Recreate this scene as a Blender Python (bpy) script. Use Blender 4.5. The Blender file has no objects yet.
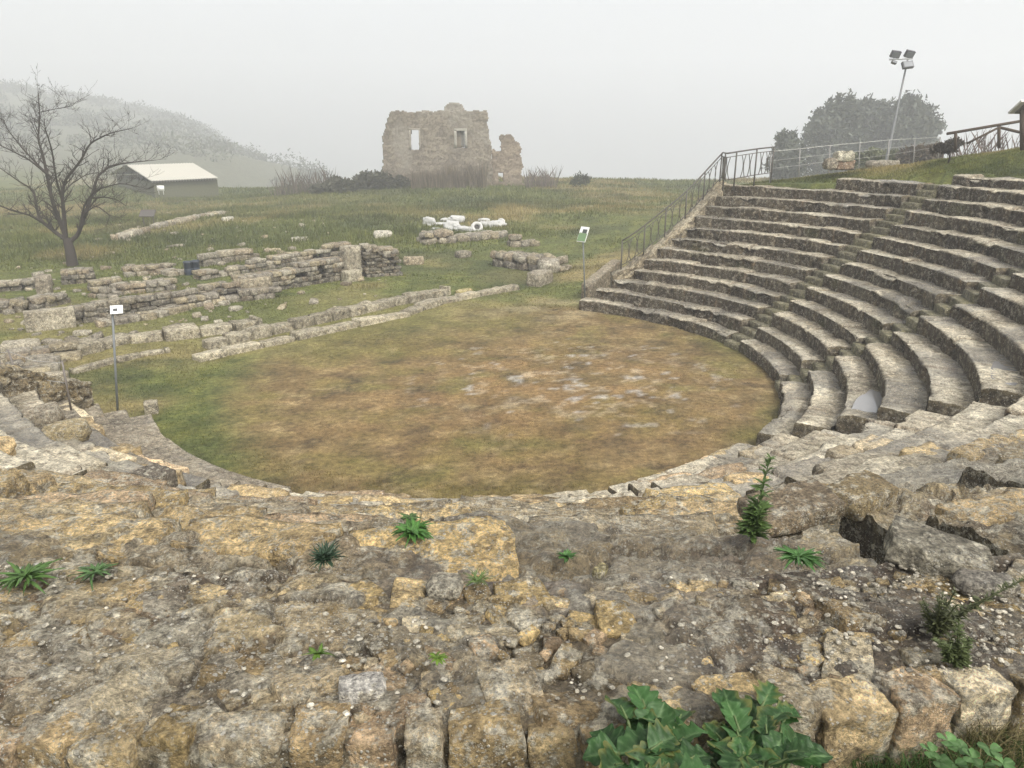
import bpy, math, random
import numpy as np
PI = math.pi
rng = np.random.default_rng(7)
random.seed(7)
scene = bpy.context.scene
COL = scene.collection

# ------------------------------------------------------------------ noise
def _h(i, j, k, seed):
    with np.errstate(over='ignore'):
        n = (i.astype(np.uint32) * np.uint32(374761393) + j.astype(np.uint32) * np.uint32(668265263)
             + k.astype(np.uint32) * np.uint32(2147483647) + np.uint32((seed * 974634777) & 0xffffffff))
        n = (n ^ (n >> np.uint32(13))) * np.uint32(1274126177)
        n = (n ^ (n >> np.uint32(16))) * np.uint32(2246822519)
        n = n ^ (n >> np.uint32(15))
    return n.astype(np.float64) / 4294967295.0

def vnoise(x, y, z, seed=0):
    x = np.asarray(x, float); y = np.asarray(y, float); z = np.asarray(z, float)
    xi, yi, zi = np.floor(x), np.floor(y), np.floor(z)
    fx, fy, fz = x - xi, y - yi, z - zi
    fx, fy, fz = fx*fx*(3-2*fx), fy*fy*(3-2*fy), fz*fz*(3-2*fz)
    xi, yi, zi = xi.astype(np.int64), yi.astype(np.int64), zi.astype(np.int64)
    r = 0
    for a in (0, 1):
        for b in (0, 1):
            for c in (0, 1):
                r = r + _h(xi+a, yi+b, zi+c, seed) * (fx if a else 1-fx) * (fy if b else 1-fy) * (fz if c else 1-fz)
    return r * 2 - 1

def fbm(x, y, z, octv=4, seed=0, gain=.5):
    x = np.asarray(x, float); y = np.asarray(y, float); z = np.asarray(z, float) + x * 0
    r, a, f, t = 0, 1, 1, 0
    for o in range(octv):
        r = r + a * vnoise(x*f + 7.3*o, y*f - 3.1*o, z*f + 1.7*o, seed + o)
        t += a; a *= gain; f *= 2.03
    return r / t

def voro(u, v, seed=0, jit=.85):
    ui, vi = np.floor(u).astype(np.int64), np.floor(v).astype(np.int64)
    f1 = np.full(u.shape, 9.); f2 = np.full(u.shape, 9.)
    cid = np.zeros(u.shape); du = np.zeros(u.shape); dv = np.zeros(u.shape)
    for a in (-1, 0, 1):
        for b in (-1, 0, 1):
            z = np.zeros_like(ui)
            cx = ui + a + .5 + jit*(_h(ui+a, vi+b, z, seed) - .5)
            cy = vi + b + .5 + jit*(_h(ui+a, vi+b, z, seed+11) - .5)
            ex, ey = u - cx, v - cy
            d = np.hypot(ex, ey)
            c = _h(ui+a, vi+b, z, seed+23)
            n1 = d < f1
            f2 = np.where(n1, f1, np.minimum(f2, d))
            cid = np.where(n1, c, cid); du = np.where(n1, ex, du); dv = np.where(n1, ey, dv)
            f1 = np.where(n1, d, f1)
    return f1, f2, cid, du, dv

def sstep(a, b, x):
    t = np.clip((np.asarray(x, float) - a) / (b - a), 0, 1)
    return t*t*(3-2*t)
def mix(a, b, t):
    a = np.asarray(a, float); b = np.asarray(b, float)
    return a + (b - a) * t
def r2(c, s=1.): return _h(np.int64(np.asarray(c*1e6)), np.int64(np.asarray(c*0+s*97)), np.int64(np.asarray(c*0)), 5)

# ------------------------------------------------------------------ camera and geometry frame
F, HOR, H = 769., 130.07, 6.281
TH = math.atan((384-HOR)/F); CT, ST = math.cos(TH), math.sin(TH)
CX, CY, RISE = -1.27, 19.93, .36
def ray(px, py):
    a, b = (px-512)/F, (384-py)/F
    return np.array((a, CT+ST*b, -ST+CT*b))
def at_z(px, py, z):
    d = ray(px, py); t = (z-H)/d[2]; return np.array((d[0]*t, d[1]*t, z))
def at_y(px, py, Y):
    d = ray(px, py); t = Y/d[1]; return np.array((d[0]*t, Y, H+d[2]*t))
def pol(phi, R):
    a = np.radians(phi); return CX + R*np.cos(a), CY + R*np.sin(a)

_tab = np.array([(-175, 7.75, .46), (-150, 7.78, .48), (-127, 7.95, .56), (-112, 8.1, .66), (-100, 8.15, .715), (-90, 8.17, .737),
    (-80, 8.17, .75), (-60, 8.17, .765), (-42, 8.15, .765), (-30, 8.14, .69), (-22, 8.12, .63), (-12, 8.14, .577), (0, 8.2, .56),
    (18, 8.34, .545), (30, 8.4, .525), (45, 8.46, .47), (63, 8.65, .44), (90, 8.8, .43)])
_d = np.arange(-175, 91); _k = np.exp(-(np.arange(-12, 13)/4.)**2); _k /= _k.sum()
def _sm(y): return np.convolve(np.pad(y, 12, 'edge'), _k, 'valid')
_R0 = _sm(np.interp(_d, _tab[:, 0], _tab[:, 1])); _W = _sm(np.interp(_d, _tab[:, 0], _tab[:, 2]))
def R0f(phi): return np.interp(phi, _d, _R0)
def Wf(phi): return np.interp(phi, _d, _W)
def Rk(k, phi): return R0f(phi) + (k-1)*Wf(phi)
def zk(k): return k*RISE if k < 14 else 13*RISE + .27
A_END = [64.5, 61.5, 58.8, 54.8, 53.9, 52.4, 50.8, 49.4, 48.6, 48.2, 47.8, 47.3, 47., 46.5]
F_END = [-148.6, -145, -142.6, -139.2, -138, -136.6, -135, -133.6, -132.8, -132.2, -131.8, -131.3, -131, -130.5]
AISLE = [18., -10.5, -41.5, -71.5, -106.]

# ------------------------------------------------------------------ terrain height
def theatre_mask(phi):
    return sstep(-152, -140, phi) * (1 - sstep(46, 66, phi))
def ground(X, Y):
    X = np.asarray(X, float); Y = np.asarray(Y, float)
    dx, dy = X-CX, Y-CY
    R = np.hypot(dx, dy); phi = np.degrees(np.arctan2(dy, dx))
    phi = np.where(phi > 130, phi-360, phi)
    r0, w = R0f(phi), Wf(phi)
    # open field
    f = .45*sstep(30, 60, Y)*sstep(-40, -8, X) + .9*sstep(2, 14, X)*sstep(27, 34, Y)*(1-sstep(42, 70, Y)) - .8*sstep(-8, -34, X)*sstep(45, 80, Y)
    f = f + .10*fbm(X*.22, Y*.22, 0, 3, 3)*sstep(26, 36, Y) + .4*fbm(X*.06, Y*.06, 0, 3, 8)*sstep(36, 60, Y) + .14*fbm(X*.3, Y*.3, 0, 3, 18)*sstep(34, 44, Y)
    f = f - 50*sstep(96, 300, Y + .05*X)*sstep(-90, -45, X + .1*(Y-95)*-1)
    # hill at the left, far off in the mist
    sx = (X + .38*(Y-480))/2.09
    hill = np.interp(sx, [-420, -200, -143, -127, -108, -91, -78, -64, -50], [70, 40, 28.5, 25.5, 18.2, 9.4, -8, -20, -38])
    hm = sstep(120, 450, Y)*sstep(-40, -70, X + .15*(Y-98)*-1)
    f = f*(1-hm) + (hill + 2.4*fbm(X*.035, Y*.035, 0, 3, 4))*hm
    # seats bank
    ztop = np.interp(phi, [-150, -118, -100, -62, -20, 5, 15, 24, 30, 36, 47, 60, 75], [1.4, 3.9, 4.62, 4.62, 5.3, 5.85, 5.95, 5.45, 5.07, 4.78, 4.25, 3.2, 1.2])
    nrow = np.interp(phi, [-150, -128, -120, -60, -20, 0, 22, 24, 60], [4., 9., 12., 14., 14.2, 14.2, 14.2, 13., 12.])
    rtop = r0 + nrow*w
    under = RISE*(R-r0)/w - .42
    under = np.where(R < r0 + .16, 0*R, under)
    base_edge = np.minimum(nrow*RISE - .12, ztop)
    up = base_edge + (ztop-base_edge)*sstep(0, 3.2, R-rtop)
    far_fall = sstep(20.2, 30, R)*np.interp(phi, [-175, -60, -10, 8, 20, 60], [0, 0, 0, .35, 1, 1.])
    up = up*(1-far_fall) + f*far_fall
    bank = np.where(R < rtop-.05, under, up)
    bank = bank + .05*fbm(X*.8, Y*.8, 0, 3, 12)*sstep(.2, 1.5, R-rtop)
    # outer flanks
    mA = 1 - sstep(47.5, 53, phi - .9*np.clip(14-R, 0, 6)*2.1)
    mF = sstep(-150, -143, phi + np.clip(14-R, 0, 6)*(-1.6) + 0)
    m = np.where(phi > -42, mA, mF)
    inside = R < r0 + .16
    z = np.where(inside, 0., f*(1-m) + bank*m)
    # nothing may rise above the orchestra floor plane before the stage line on the open side
    z = z + .018*fbm(X*1.3, Y*1.3, 0, 4, 21)*np.where(inside | (m < .5), 1, 0)
    return z
def on_ground(px, py, lo=6., hi=160.):
    d = ray(px, py)
    ts = np.linspace(lo, hi, 4000)
    g = ground(d[0]*ts, d[1]*ts); zz = H + d[2]*ts
    i = np.argmax(zz < g)
    if zz[i] >= g[i]: i = len(ts)-1
    t = ts[i]; return np.array((d[0]*t, d[1]*t, float(ground(d[0]*t, d[1]*t))))

# ------------------------------------------------------------------ object helpers
def tag(o, label=None, cat=None, group=None, kind=None):
    if label: o['label'] = label
    if cat: o['category'] = cat
    if group: o['group'] = group
    if kind: o['kind'] = kind
    return o
def empty(name, loc=(0, 0, 0), label=None, cat=None, group=None):
    o = bpy.data.objects.new(name, None); COL.objects.link(o); o.location = loc
    o.empty_display_size = .2
    return tag(o, label, cat, group)

class MB:
    def __init__(s): s.V = []; s.F = []; s.C = []; s.n = 0
    def add(s, V, Fc, C):
        V = np.asarray(V, float); Fc = np.asarray(Fc, np.int64)
        if Fc.shape[1] == 3: Fc = np.hstack([Fc, -np.ones((len(Fc), 1), np.int64)])
        C = np.asarray(C, float)
        if C.ndim == 1: C = np.tile(C, (len(V), 1))
        if C.shape[1] == 3: C = np.hstack([C, np.zeros((len(C), 1))])
        s.V.append(V); s.F.append(np.where(Fc >= 0, Fc + s.n, -1)); s.C.append(C); s.n += len(V)
    def build(s, name, mat, parent=None, smooth=True, origin=None):
        V = np.vstack(s.V); Fc = np.vstack(s.F); C = np.vstack(s.C)
        if origin is not None: V = V - np.asarray(origin)
        me = bpy.data.meshes.new(name)
        tri = Fc[:, 3] < 0
        tot = np.where(tri, 3, 4)
        loops = Fc[Fc >= 0] if tri.any() else Fc.ravel()
        me.vertices.add(len(V)); me.vertices.foreach_set('co', V.astype(np.float32).ravel())
        me.loops.add(len(loops)); me.loops.foreach_set('vertex_index', loops.astype(np.int32))
        me.polygons.add(len(Fc))
        st = np.concatenate([[0], np.cumsum(tot)[:-1]])
        me.polygons.foreach_set('loop_start', st.astype(np.int32))
        me.polygons.foreach_set('use_smooth', np.full(len(Fc), smooth, bool))
        at = me.color_attributes.new('Col', 'FLOAT_COLOR', 'POINT')
        at.data.foreach_set('color', C.astype(np.float32).ravel())
        me.update(calc_edges=True); me.validate()
        me.materials.append(mat)
        o = bpy.data.objects.new(name, me); COL.objects.link(o)
        if parent: o.parent = parent
        if origin is not None and not parent: o.location = origin
        return o

def grid_faces(nu, nv, off=0, flip=False):
    i, j = np.meshgrid(np.arange(nu-1), np.arange(nv-1), indexing='ij')
    a = (i*nv+j).ravel() + off
    q = np.stack([a, a+nv, a+nv+1, a+1], 1)
    return q[:, ::-1] if flip else q

def cube_template(n):
    V = {}; idx = []; Fs = []
    def vid(p):
        k = tuple(np.round(p, 5))
        if k not in V: V[k] = len(idx); idx.append(p)
        return V[k]
    L = np.linspace(-1, 1, n+1)
    for ax in range(3):
        for sg in (-1, 1):
            o = [i for i in range(3) if i != ax]
            for i in range(n):
                for j in range(n):
                    q = []
                    for (a, b) in ((i, j), (i+1, j), (i+1, j+1), (i, j+1)):
                        p = [0, 0, 0]; p[ax] = sg; p[o[0]] = L[a]; p[o[1]] = L[b]; q.append(vid(p))
                    if (sg > 0) == (ax == 1): q = q[::-1]
                    Fs.append(q)
    return np.array(idx, float), np.array(Fs)
CUBE = {n: cube_template(n) for n in (1, 2, 3, 4, 5, 6, 9, 14)}

def block(mb, c, size, rz=0, tilt=(0, 0), col=(.3, .27, .2), n=4, rnd=.35, rough=.10, seed=0, wet=0, nf=1.6):
    V, Fc = CUBE[n]
    L = np.linalg.norm(V, axis=1, keepdims=True)
    V = V*(1-rnd) + rnd*V/L*1.25
    hs = np.array(size)/2.
    P = V*hs
    m = min(hs)
    q = P/m*.5*nf + seed*3.17
    d = np.stack([fbm(q[:, 0], q[:, 1], q[:, 2], 3, 31), fbm(q[:, 0]+9, q[:, 1], q[:, 2], 3, 37), fbm(q[:, 0], q[:, 1]+9, q[:, 2], 3, 41)], 1)
    P = P + d*m*rough*2.2
    cx, sx, cy, sy = math.cos(tilt[0]), math.sin(tilt[0]), math.cos(tilt[1]), math.sin(tilt[1])
    P = P @ np.array([[1, 0, 0], [0, cx, sx], [0, -sx, cx]])
    P = P @ np.array([[cy, 0, -sy], [0, 1, 0], [sy, 0, cy]])
    cz, sz = math.cos(rz), math.sin(rz)
    P = P @ np.array([[cz, sz, 0], [-sz, cz, 0], [0, 0, 1]])
    P = P + np.array(c)
    C = np.tile(np.array(list(col)+[wet]), (len(P), 1))
    C[:, :3] *= (1 + .22*fbm(P[:, 0]*5, P[:, 1]*5, P[:, 2]*5, 3, 77))[:, None]
    mb.add(P, Fc, C)

PAL = .86*np.array([(.32, .285, .215), (.29, .265, .215), (.34, .295, .20), (.25, .23, .19), (.37, .345, .28), (.29, .24, .17)])
def pcol(r=None, s=1.):
    r = random.random() if r is None else r
    i = r*len(PAL); a = PAL[int(i) % len(PAL)]
    return tuple(a*s*random.uniform(.85, 1.15))

def tube(mb, pts, rad, col, ns=8, cap=True):
    pts = np.array(pts, float); n = len(pts)
    rad = np.full(n, rad) if np.isscalar(rad) else np.array(rad)
    t = np.gradient(pts, axis=0); t /= np.linalg.norm(t, axis=1, keepdims=True)+1e-12
    up = np.array((0, 0, 1.)) if abs(t[0][2]) < .9 else np.array((1., 0, 0))
    V = []
    for i in range(n):
        a = np.cross(t[i], up); a /= np.linalg.norm(a)+1e-12; b = np.cross(a, t[i]); up = b
        th = np.arange(ns)*2*PI/ns
        V.append(pts[i] + rad[i]*(np.cos(th)[:, None]*a + np.sin(th)[:, None]*b))
    V = np.vstack(V); Fs = []
    for i in range(n-1):
        for j in range(ns):
            k = (j+1) % ns
            Fs.append((i*ns+j, i*ns+k, (i+1)*ns+k, (i+1)*ns+j))
    if cap:
        V = np.vstack([V, pts[:1], pts[-1:]]); a = n*ns
        for j in range(ns):
            k = (j+1) % ns
            Fs.append((a, k, j, -1)); Fs.append((a+1, (n-1)*ns+j, (n-1)*ns+k, -1))
    Fs = np.array(Fs)
    mb.add(V, Fs, np.array(col))

def box(mb, c, size, col, R=None):
    V = CUBE[1][0]*np.array(size)/2
    if R is not None: V = V @ np.array(R).T
    mb.add(V+np.array(c), CUBE[1][1], np.array(col))
def rotz(a): return np.array([[math.cos(a), -math.sin(a), 0], [math.sin(a), math.cos(a), 0], [0, 0, 1]])
def rotx(a): return np.array([[1, 0, 0], [0, math.cos(a), -math.sin(a)], [0, math.sin(a), math.cos(a)]])
def roty(a): return np.array([[math.cos(a), 0, math.sin(a)], [0, 1, 0], [-math.sin(a), 0, math.cos(a)]])

# ------------------------------------------------------------------ materials
def newmat(name):
    m = bpy.data.materials.new(name); m.use_nodes = True
    nt = m.node_tree; nt.nodes.clear()
    out = nt.nodes.new('ShaderNodeOutputMaterial'); b = nt.nodes.new('ShaderNodeBsdfPrincipled')
    nt.links.new(b.outputs[0], out.inputs[0])
    return m, nt, b
class NB:
    def __init__(s, nt): s.nt = nt
    def L(s, a, b): s.nt.links.new(a, b)
    def n(s, t, **kw):
        x = s.nt.nodes.new(t)
        for k, v in kw.items(): setattr(x, k, v)
        return x
    def noise(s, co, scale, detail=4, rough=.55, dist=0):
        x = s.n('ShaderNodeTexNoise'); s.L(co, x.inputs['Vector'])
        x.inputs['Scale'].default_value = scale; x.inputs['Detail'].default_value = detail
        x.inputs['Roughness'].default_value = rough; x.inputs['Distortion'].default_value = dist
        return x.outputs['Fac']
    def ramp(s, f, a, b):
        x = s.n('ShaderNodeMapRange'); x.interpolation_type = 'SMOOTHSTEP'; s.L(f, x.inputs['Value'])
        x.inputs['From Min'].default_value = a; x.inputs['From Max'].default_value = b
        return x.outputs['Result']
    def lin(s, f, a, b, c, d):
        x = s.n('ShaderNodeMapRange'); s.L(f, x.inputs['Value'])
        for i, v in zip(('From Min', 'From Max', 'To Min', 'To Max'), (a, b, c, d)): x.inputs[i].default_value = v
        return x.outputs['Result']
    def math(s, op, a, b=None):
        x = s.n('ShaderNodeMath', operation=op)
        for i, v in enumerate((a, b)):
            if v is None: continue
            if hasattr(v, 'links'): s.L(v, x.inputs[i])
            else: x.inputs[i].default_value = v
        return x.outputs[0]
    def mix(s, f, a, b, mode='MIX'):
        x = s.n('ShaderNodeMix', data_type='RGBA', blend_type=mode)
        for i, v in ((0, f), (6, a), (7, b)):
            if hasattr(v, 'links'): s.L(v, x.inputs[i])
            elif i == 0: x.inputs[0].default_value = v
            else: x.inputs[i].default_value = (*v, 1)
        return x.outputs[2]
    def bump(s, h, strength, dist, normal=None):
        x = s.n('ShaderNodeBump'); x.inputs['Strength'].default_value = strength; x.inputs['Distance'].default_value = dist
        s.L(h, x.inputs['Height'])
        if normal: s.L(normal, x.inputs['Normal'])
        return x.outputs[0]

def stone_mat(name, fine=1., dots=.5, pale=.5, ochre=.35, dark=.4, bump=.7, bdist=.02):
    m, nt, b = newmat(name); N = NB(nt)
    at = N.n('ShaderNodeAttribute', attribute_name='Col'); co = N.n('ShaderNodeTexCoord').outputs['Object']
    n2 = N.noise(co, 15*fine, 10, .72); n3 = N.noise(co, 62*fine, 6, .75)
    n4 = N.noise(co, 13*fine, 10, .72); n5 = N.noise(co, 5.2*fine, 9, .72); n6 = N.noise(co, 10*fine, 9, .75); n7 = N.noise(co, 1.6*fine, 5, .6)
    c = at.outputs['Color']
    c = N.mix(1., c, N.mix(N.ramp(n7, .3, .7), (.78, .76, .74), (1.2, 1.2, 1.18)), 'MULTIPLY')
    c = N.mix(N.math('MULTIPLY', N.ramp(n4, .51, .575), pale), c, (.60, .565, .46))
    c = N.mix(N.math('MULTIPLY', N.ramp(n5, .54, .64), ochre), c, (.40, .30, .13))
    c = N.mix(N.math('MULTIPLY', N.ramp(n6, .53, .60), dark), c, (.06, .048, .036))
    c = N.mix(1., c, N.mix(N.ramp(n2, .30, .70), (.50, .49, .47), (1.5, 1.48, 1.45)), 'MULTIPLY')
    c = N.mix(1., c, N.mix(N.ramp(n3, .30, .70), (.45, .45, .45), (1.58, 1.56, 1.52)), 'MULTIPLY')
    hgt = N.math('ADD', N.math('MULTIPLY', N.ramp(n2, .25, .75), 1.), N.math('MULTIPLY', n3, .55))
    hgt = N.math('ADD', hgt, N.math('MULTIPLY', N.ramp(n4, .48, .62), .35))
    if dots:
        for sc, thr in ((70*fine, .25), (34*fine, .2), (120*fine, .25)):
            v = N.n('ShaderNodeTexVoronoi', feature='F1'); v.inputs['Scale'].default_value = sc
            wv = N.n('ShaderNodeVectorMath', operation='ADD'); N.L(co, wv.inputs[0])
            nz = N.n('ShaderNodeTexNoise'); N.L(co, nz.inputs['Vector']); nz.inputs['Scale'].default_value = sc*1.2
            sc_ = N.n('ShaderNodeVectorMath', operation='SCALE'); N.L(nz.outputs['Color'], sc_.inputs[0]); sc_.inputs['Scale'].default_value = .45/sc
            N.L(sc_.outputs[0], wv.inputs[1]); N.L(wv.outputs[0], v.inputs['Vector'])
            rnd = N.n('ShaderNodeSeparateColor'); N.L(v.outputs['Color'], rnd.inputs[0])
            near = N.ramp(v.outputs['Distance'], thr+.07, thr-.03)
            pick = N.math('GREATER_THAN', rnd.outputs[0], 1-.62*dots)
            clus = N.ramp(N.noise(co, 2.3*fine+sc*.01, 4), .40, .60)
            mk = N.math('MULTIPLY', N.math('MULTIPLY', near, pick), clus)
            c = N.mix(N.math('MULTIPLY', mk, .85), c, N.mix(rnd.outputs[1], (.50, .44, .32), (.82, .79, .71)))
            hgt = N.math('ADD', hgt, N.math('MULTIPLY', mk, .5))
    wet = at.outputs['Alpha']
    c = N.mix(N.math('MULTIPLY', wet, .4), c, (.11, .105, .095))
    N.L(c, b.inputs['Base Color'])
    N.L(N.math('SUBTRACT', N.lin(n2, .3, .7, .95, .75), N.math('MULTIPLY', wet, .68)), b.inputs['Roughness'])
    N.L(N.lin(wet, 0, 1, .3, .75), b.inputs['Specular IOR Level'])
    N.L(N.bump(hgt, bump, bdist), b.inputs['Normal'])
    return m

def attr_mat(name, rough=.8, spec=.3, bscale=30, bump=.3, bdist=.01, var=.35, trans=0):
    m, nt, b = newmat(name); N = NB(nt)
    at = N.n('ShaderNodeAttribute', attribute_name='Col'); co = N.n('ShaderNodeTexCoord').outputs['Object']
    n = N.noise(co, bscale, 5, .6)
    c = N.mix(1., at.outputs['Color'], N.mix(n, (1-var,)*3, (1+var,)*3), 'MULTIPLY')
    N.L(c, b.inputs['Base Color']); b.inputs['Roughness'].default_value = rough; b.inputs['Specular IOR Level'].default_value = spec
    if bump: N.L(N.bump(n, bump, bdist), b.inputs['Normal'])
    if trans:
        t = N.n('ShaderNodeBsdfTranslucent'); N.L(c, t.inputs['Color'])
        ms = N.n('ShaderNodeMixShader'); ms.inputs[0].default_value = trans
        out = [x for x in nt.nodes if x.type == 'OUTPUT_MATERIAL'][0]
        N.L(b.outputs[0], ms.inputs[1]); N.L(t.outputs[0], ms.inputs[2]); N.L(ms.outputs[0], out.inputs[0])
    return m

M = {}
M['near'] = stone_mat('rubble_stone', 1., 1., .8, .24, .55, 1., .035)
M['seat'] = stone_mat('seat_stone', .6, .35, .28, .12, .5, .9, .03)
M['wall'] = stone_mat('wall_stone', .55, .25, .28, .14, .6, .9, .03)
M['leaf'] = attr_mat('leaf', .5, .3, 45, .6, .006, .4, .25)
M['bark'] = attr_mat('bark', .9, .2, 25, .6, .02, .35)
M['grass'] = attr_mat('grass_blades', .7, .2, 8, 0, 0, .2, .25)
M['metal'] = attr_mat('weathered_metal', .5, .4, 30, .15, .003, .25)
M['paint'] = attr_mat('painted_panel', .45, .4, 14, .05, .003, .08)
M['bush'] = attr_mat('bush_leaf', .75, .2, 12, 0, 0, .25, .15)
M['plaster'] = attr_mat('old_masonry', .92, .2, 7, .8, .05, .28)
M['tarp'] = attr_mat('white_sheet', .6, .3, 9, .5, .05, .12)

def ground_mat():
    m, nt, b = newmat('ground_soil'); N = NB(nt)
    at = N.n('ShaderNodeAttribute', attribute_name='Col'); co = N.n('ShaderNodeTexCoord').outputs['Object']
    n1 = N.noise(co, 1.1, 6, .62, .3); n2 = N.noise(co, 7, 8, .7); n3 = N.noise(co, 38, 6, .7)
    c = at.outputs['Color']
    c = N.mix(1., c, N.mix(N.ramp(n1,.3,.7), (.74,)*3, (1.24,)*3), 'MULTIPLY')
    c = N.mix(1., c, N.mix(N.ramp(n2,.3,.7), (.6,)*3, (1.4,)*3), 'MULTIPLY')
    c = N.mix(1., c, N.mix(N.ramp(n3,.28,.72), (.58,)*3, (1.42,)*3), 'MULTIPLY')
    wet = at.outputs['Alpha']
    N.L(c, b.inputs['Base Color'])
    N.L(N.math('SUBTRACT', N.lin(n2, .3, .7, .95, .8), N.math('MULTIPLY', wet, .6)), b.inputs['Roughness'])
    b.inputs['Specular IOR Level'].default_value = .25
    N.L(N.bump(N.math('ADD', n2, N.math('MULTIPLY', n3, .5)), .8, .05), b.inputs['Normal'])
    return m
M['ground'] = ground_mat()
def water_mat():
    m, nt, b = newmat('puddle_water'); N = NB(nt)
    co = N.n('ShaderNodeTexCoord').outputs['Object']
    b.inputs['Base Color'].default_value = (.22, .215, .205, 1); b.inputs['Roughness'].default_value = .06
    b.inputs['Specular IOR Level'].default_value = .6
    N.L(N.bump(N.noise(co, 9, 2), .06, .01), b.inputs['Normal'])
    return m
M['water'] = water_mat()

# ------------------------------------------------------------------ ground sheet
def graded(a, b, step, far, g=1.09):
    core = list(np.arange(a, b+1e-6, step)); s = step
    x = core[-1]
    while x < far: s *= g; x += s; core.append(x)
    s = step; x = a; lo = []
    while x > -far*1.0: s *= g; x -= s; lo.append(x)
    return np.array(lo[::-1]+core)
gx = graded(-12, 10, .13, 900, 1.07); gy = graded(9, 31, .13, 900, 1.07)
gy = gy[gy > -120]
X, Y = np.meshgrid(gx, gy, indexing='ij'); X = X.ravel(); Y = Y.ravel()
Z = ground(X, Y)
R = np.hypot(X-CX, Y-CY)
def ground_colour(X, Y):
    a = fbm(X*.35, Y*.35, 0, 5, 51); b = fbm(X*1.4, Y*1.4, 0, 4, 52); c = fbm(X*3.5, Y*3.5, 0, 4, 53); d = fbm(X*.09, Y*.09, 0, 4, 54)
    green = np.array((.102, .114, .032)); dgreen = np.array((.062, .078, .022)); straw = np.array((.25, .196, .088)); brown = np.array((.165, .114, .050))
    bare = np.array((.47, .39, .27)); grey = np.array((.37, .355, .32)); dark = np.array((.075, .056, .03))
    n = X.shape[0]
    C = np.tile(green, (n, 1))
    C = mix(C, dgreen, sstep(-.1, .35, b)[:, None]*.7); C = mix(C, np.array((.15,.15,.04)), sstep(.0,.4,c)[:, None]*.6)
    C = mix(C, straw, (sstep(-.05, .3, d + .6*a)*.75)[:, None]); C = mix(C, np.array((.05, .062, .022)), (sstep(.08, .3, fbm(X*.2+7, Y*.3, 0, 4, 58))*.7)[:, None])
    # orchestra floor: worn, brown
    px, py = X-(CX+1.1), Y-(CY+.6)
    e = np.hypot(px/8.9, py/8.6) + .16*a + .06*b - .22*sstep(17, 12.5, Y)*sstep(-8, -3, X) + .16*sstep(-4.5, -9, X)
    bm_ = 1 - sstep(.72, 1.02, e)
    mC = mix(brown, straw*.88, sstep(-.2, .45, b+.4*c)[:, None]*.7)
    mC = mix(mC, np.array((.14, .115, .035)), (sstep(.05, .4, a)*.7)[:, None])
    mC = mix(mC, dark, (sstep(.10, .45, fbm(X*2.6+9, Y*3.1, 0, 5, 62, .65))*.85)[:, None]); mC = mix(mC, np.array((.15, .135, .04)), (sstep(.0, .35, fbm(X*.8-9, Y*.9, 0, 5, 64, .6))*.6)[:, None]); mC = mix(mC, np.array((.30, .235, .12)), (sstep(.12, .4, fbm(X*3.1-4, Y*3.6, 0, 5, 66, .65))*.6)[:, None]); mC = mix(mC, dark, (sstep(.10, .42, fbm(X*.9+5, Y*1.0, 0, 6, 61, .65))*.8)[:, None])
    ex = np.hypot((X-1.6)/4.4, (Y-19.6)/4.6); C0 = np.exp(-((X-.3)/5.5)**2-((Y-19.)/6)**2)
    pb = sstep(.16, .30, fbm(X*2.6, Y*3.0, 0, 5, 63, .7))*(1-sstep(.3, 1.05, ex))*.7
    mC = mix(mC, np.array((.215, .128, .055)), (C0*.7*sstep(-.45, .2, b))[:, None]); mC = mix(mC, bare, (pb*.62)[:, None])
    pg = sstep(.31, .40, fbm(X*1.9+3, Y*2.3, 0, 5, 67, .7))*(1-sstep(.6, 1.2, ex))
    mC = mix(mC, grey, (pg*.6)[:, None])
    C = mix(C, mC, bm_[:, None])
    # worn path by the railing foot, and rough slopes
    pth = np.exp(-(((X-1.5)/2.6)**2 + ((Y-28)/1.8)**2))
    C = mix(C, mix(straw, bare, .35), (pth*.75*sstep(-.3, .3, b))[:, None])
    for gx_, gy_, sx_, sy_, cc, am in ((1.5, 58, 10, 4, straw*1.15, .8), (10, 62, 8, 9, straw*.8, .5), (-30, 62, 14, 10, np.array((.17, .15, .06)), .6), (-2, 70, 14, 4, dgreen*.8, .7), (-14, 47, 7, 3, dgreen, .7), (-38, 75, 20, 6, straw*.8, .6), (-10, 27, 9, 5, green*1.05, .75), (-20, 33, 9, 6, green, .7), (4.5, 33, 2.5, 5, straw*.8, .6)):
        C = mix(C, cc, (am*np.exp(-((X-gx_)/sx_)**2-((Y-gy_)/sy_)**2)*sstep(-.4, .2, a))[:, None])
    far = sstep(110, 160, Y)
    C = mix(C, np.array((.115, .115, .075)), far[:, None])  # distant ground paler: mist fade put into the colour
    orange = np.exp(-(((X+16)/1.6)**2 + ((Y-31.5)/1.0)**2))
    C = mix(C, np.array((.26, .13, .03)), (orange*.8*sstep(-.2, .2, c))[:, None])
    wet = np.clip(pg*.8*bm_, 0, 1)
    return np.hstack([np.clip(C, .01, 1), wet[:, None]])
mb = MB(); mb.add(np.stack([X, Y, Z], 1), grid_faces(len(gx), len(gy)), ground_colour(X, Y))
tag(mb.build('ground', M['ground']), kind='structure')

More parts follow.
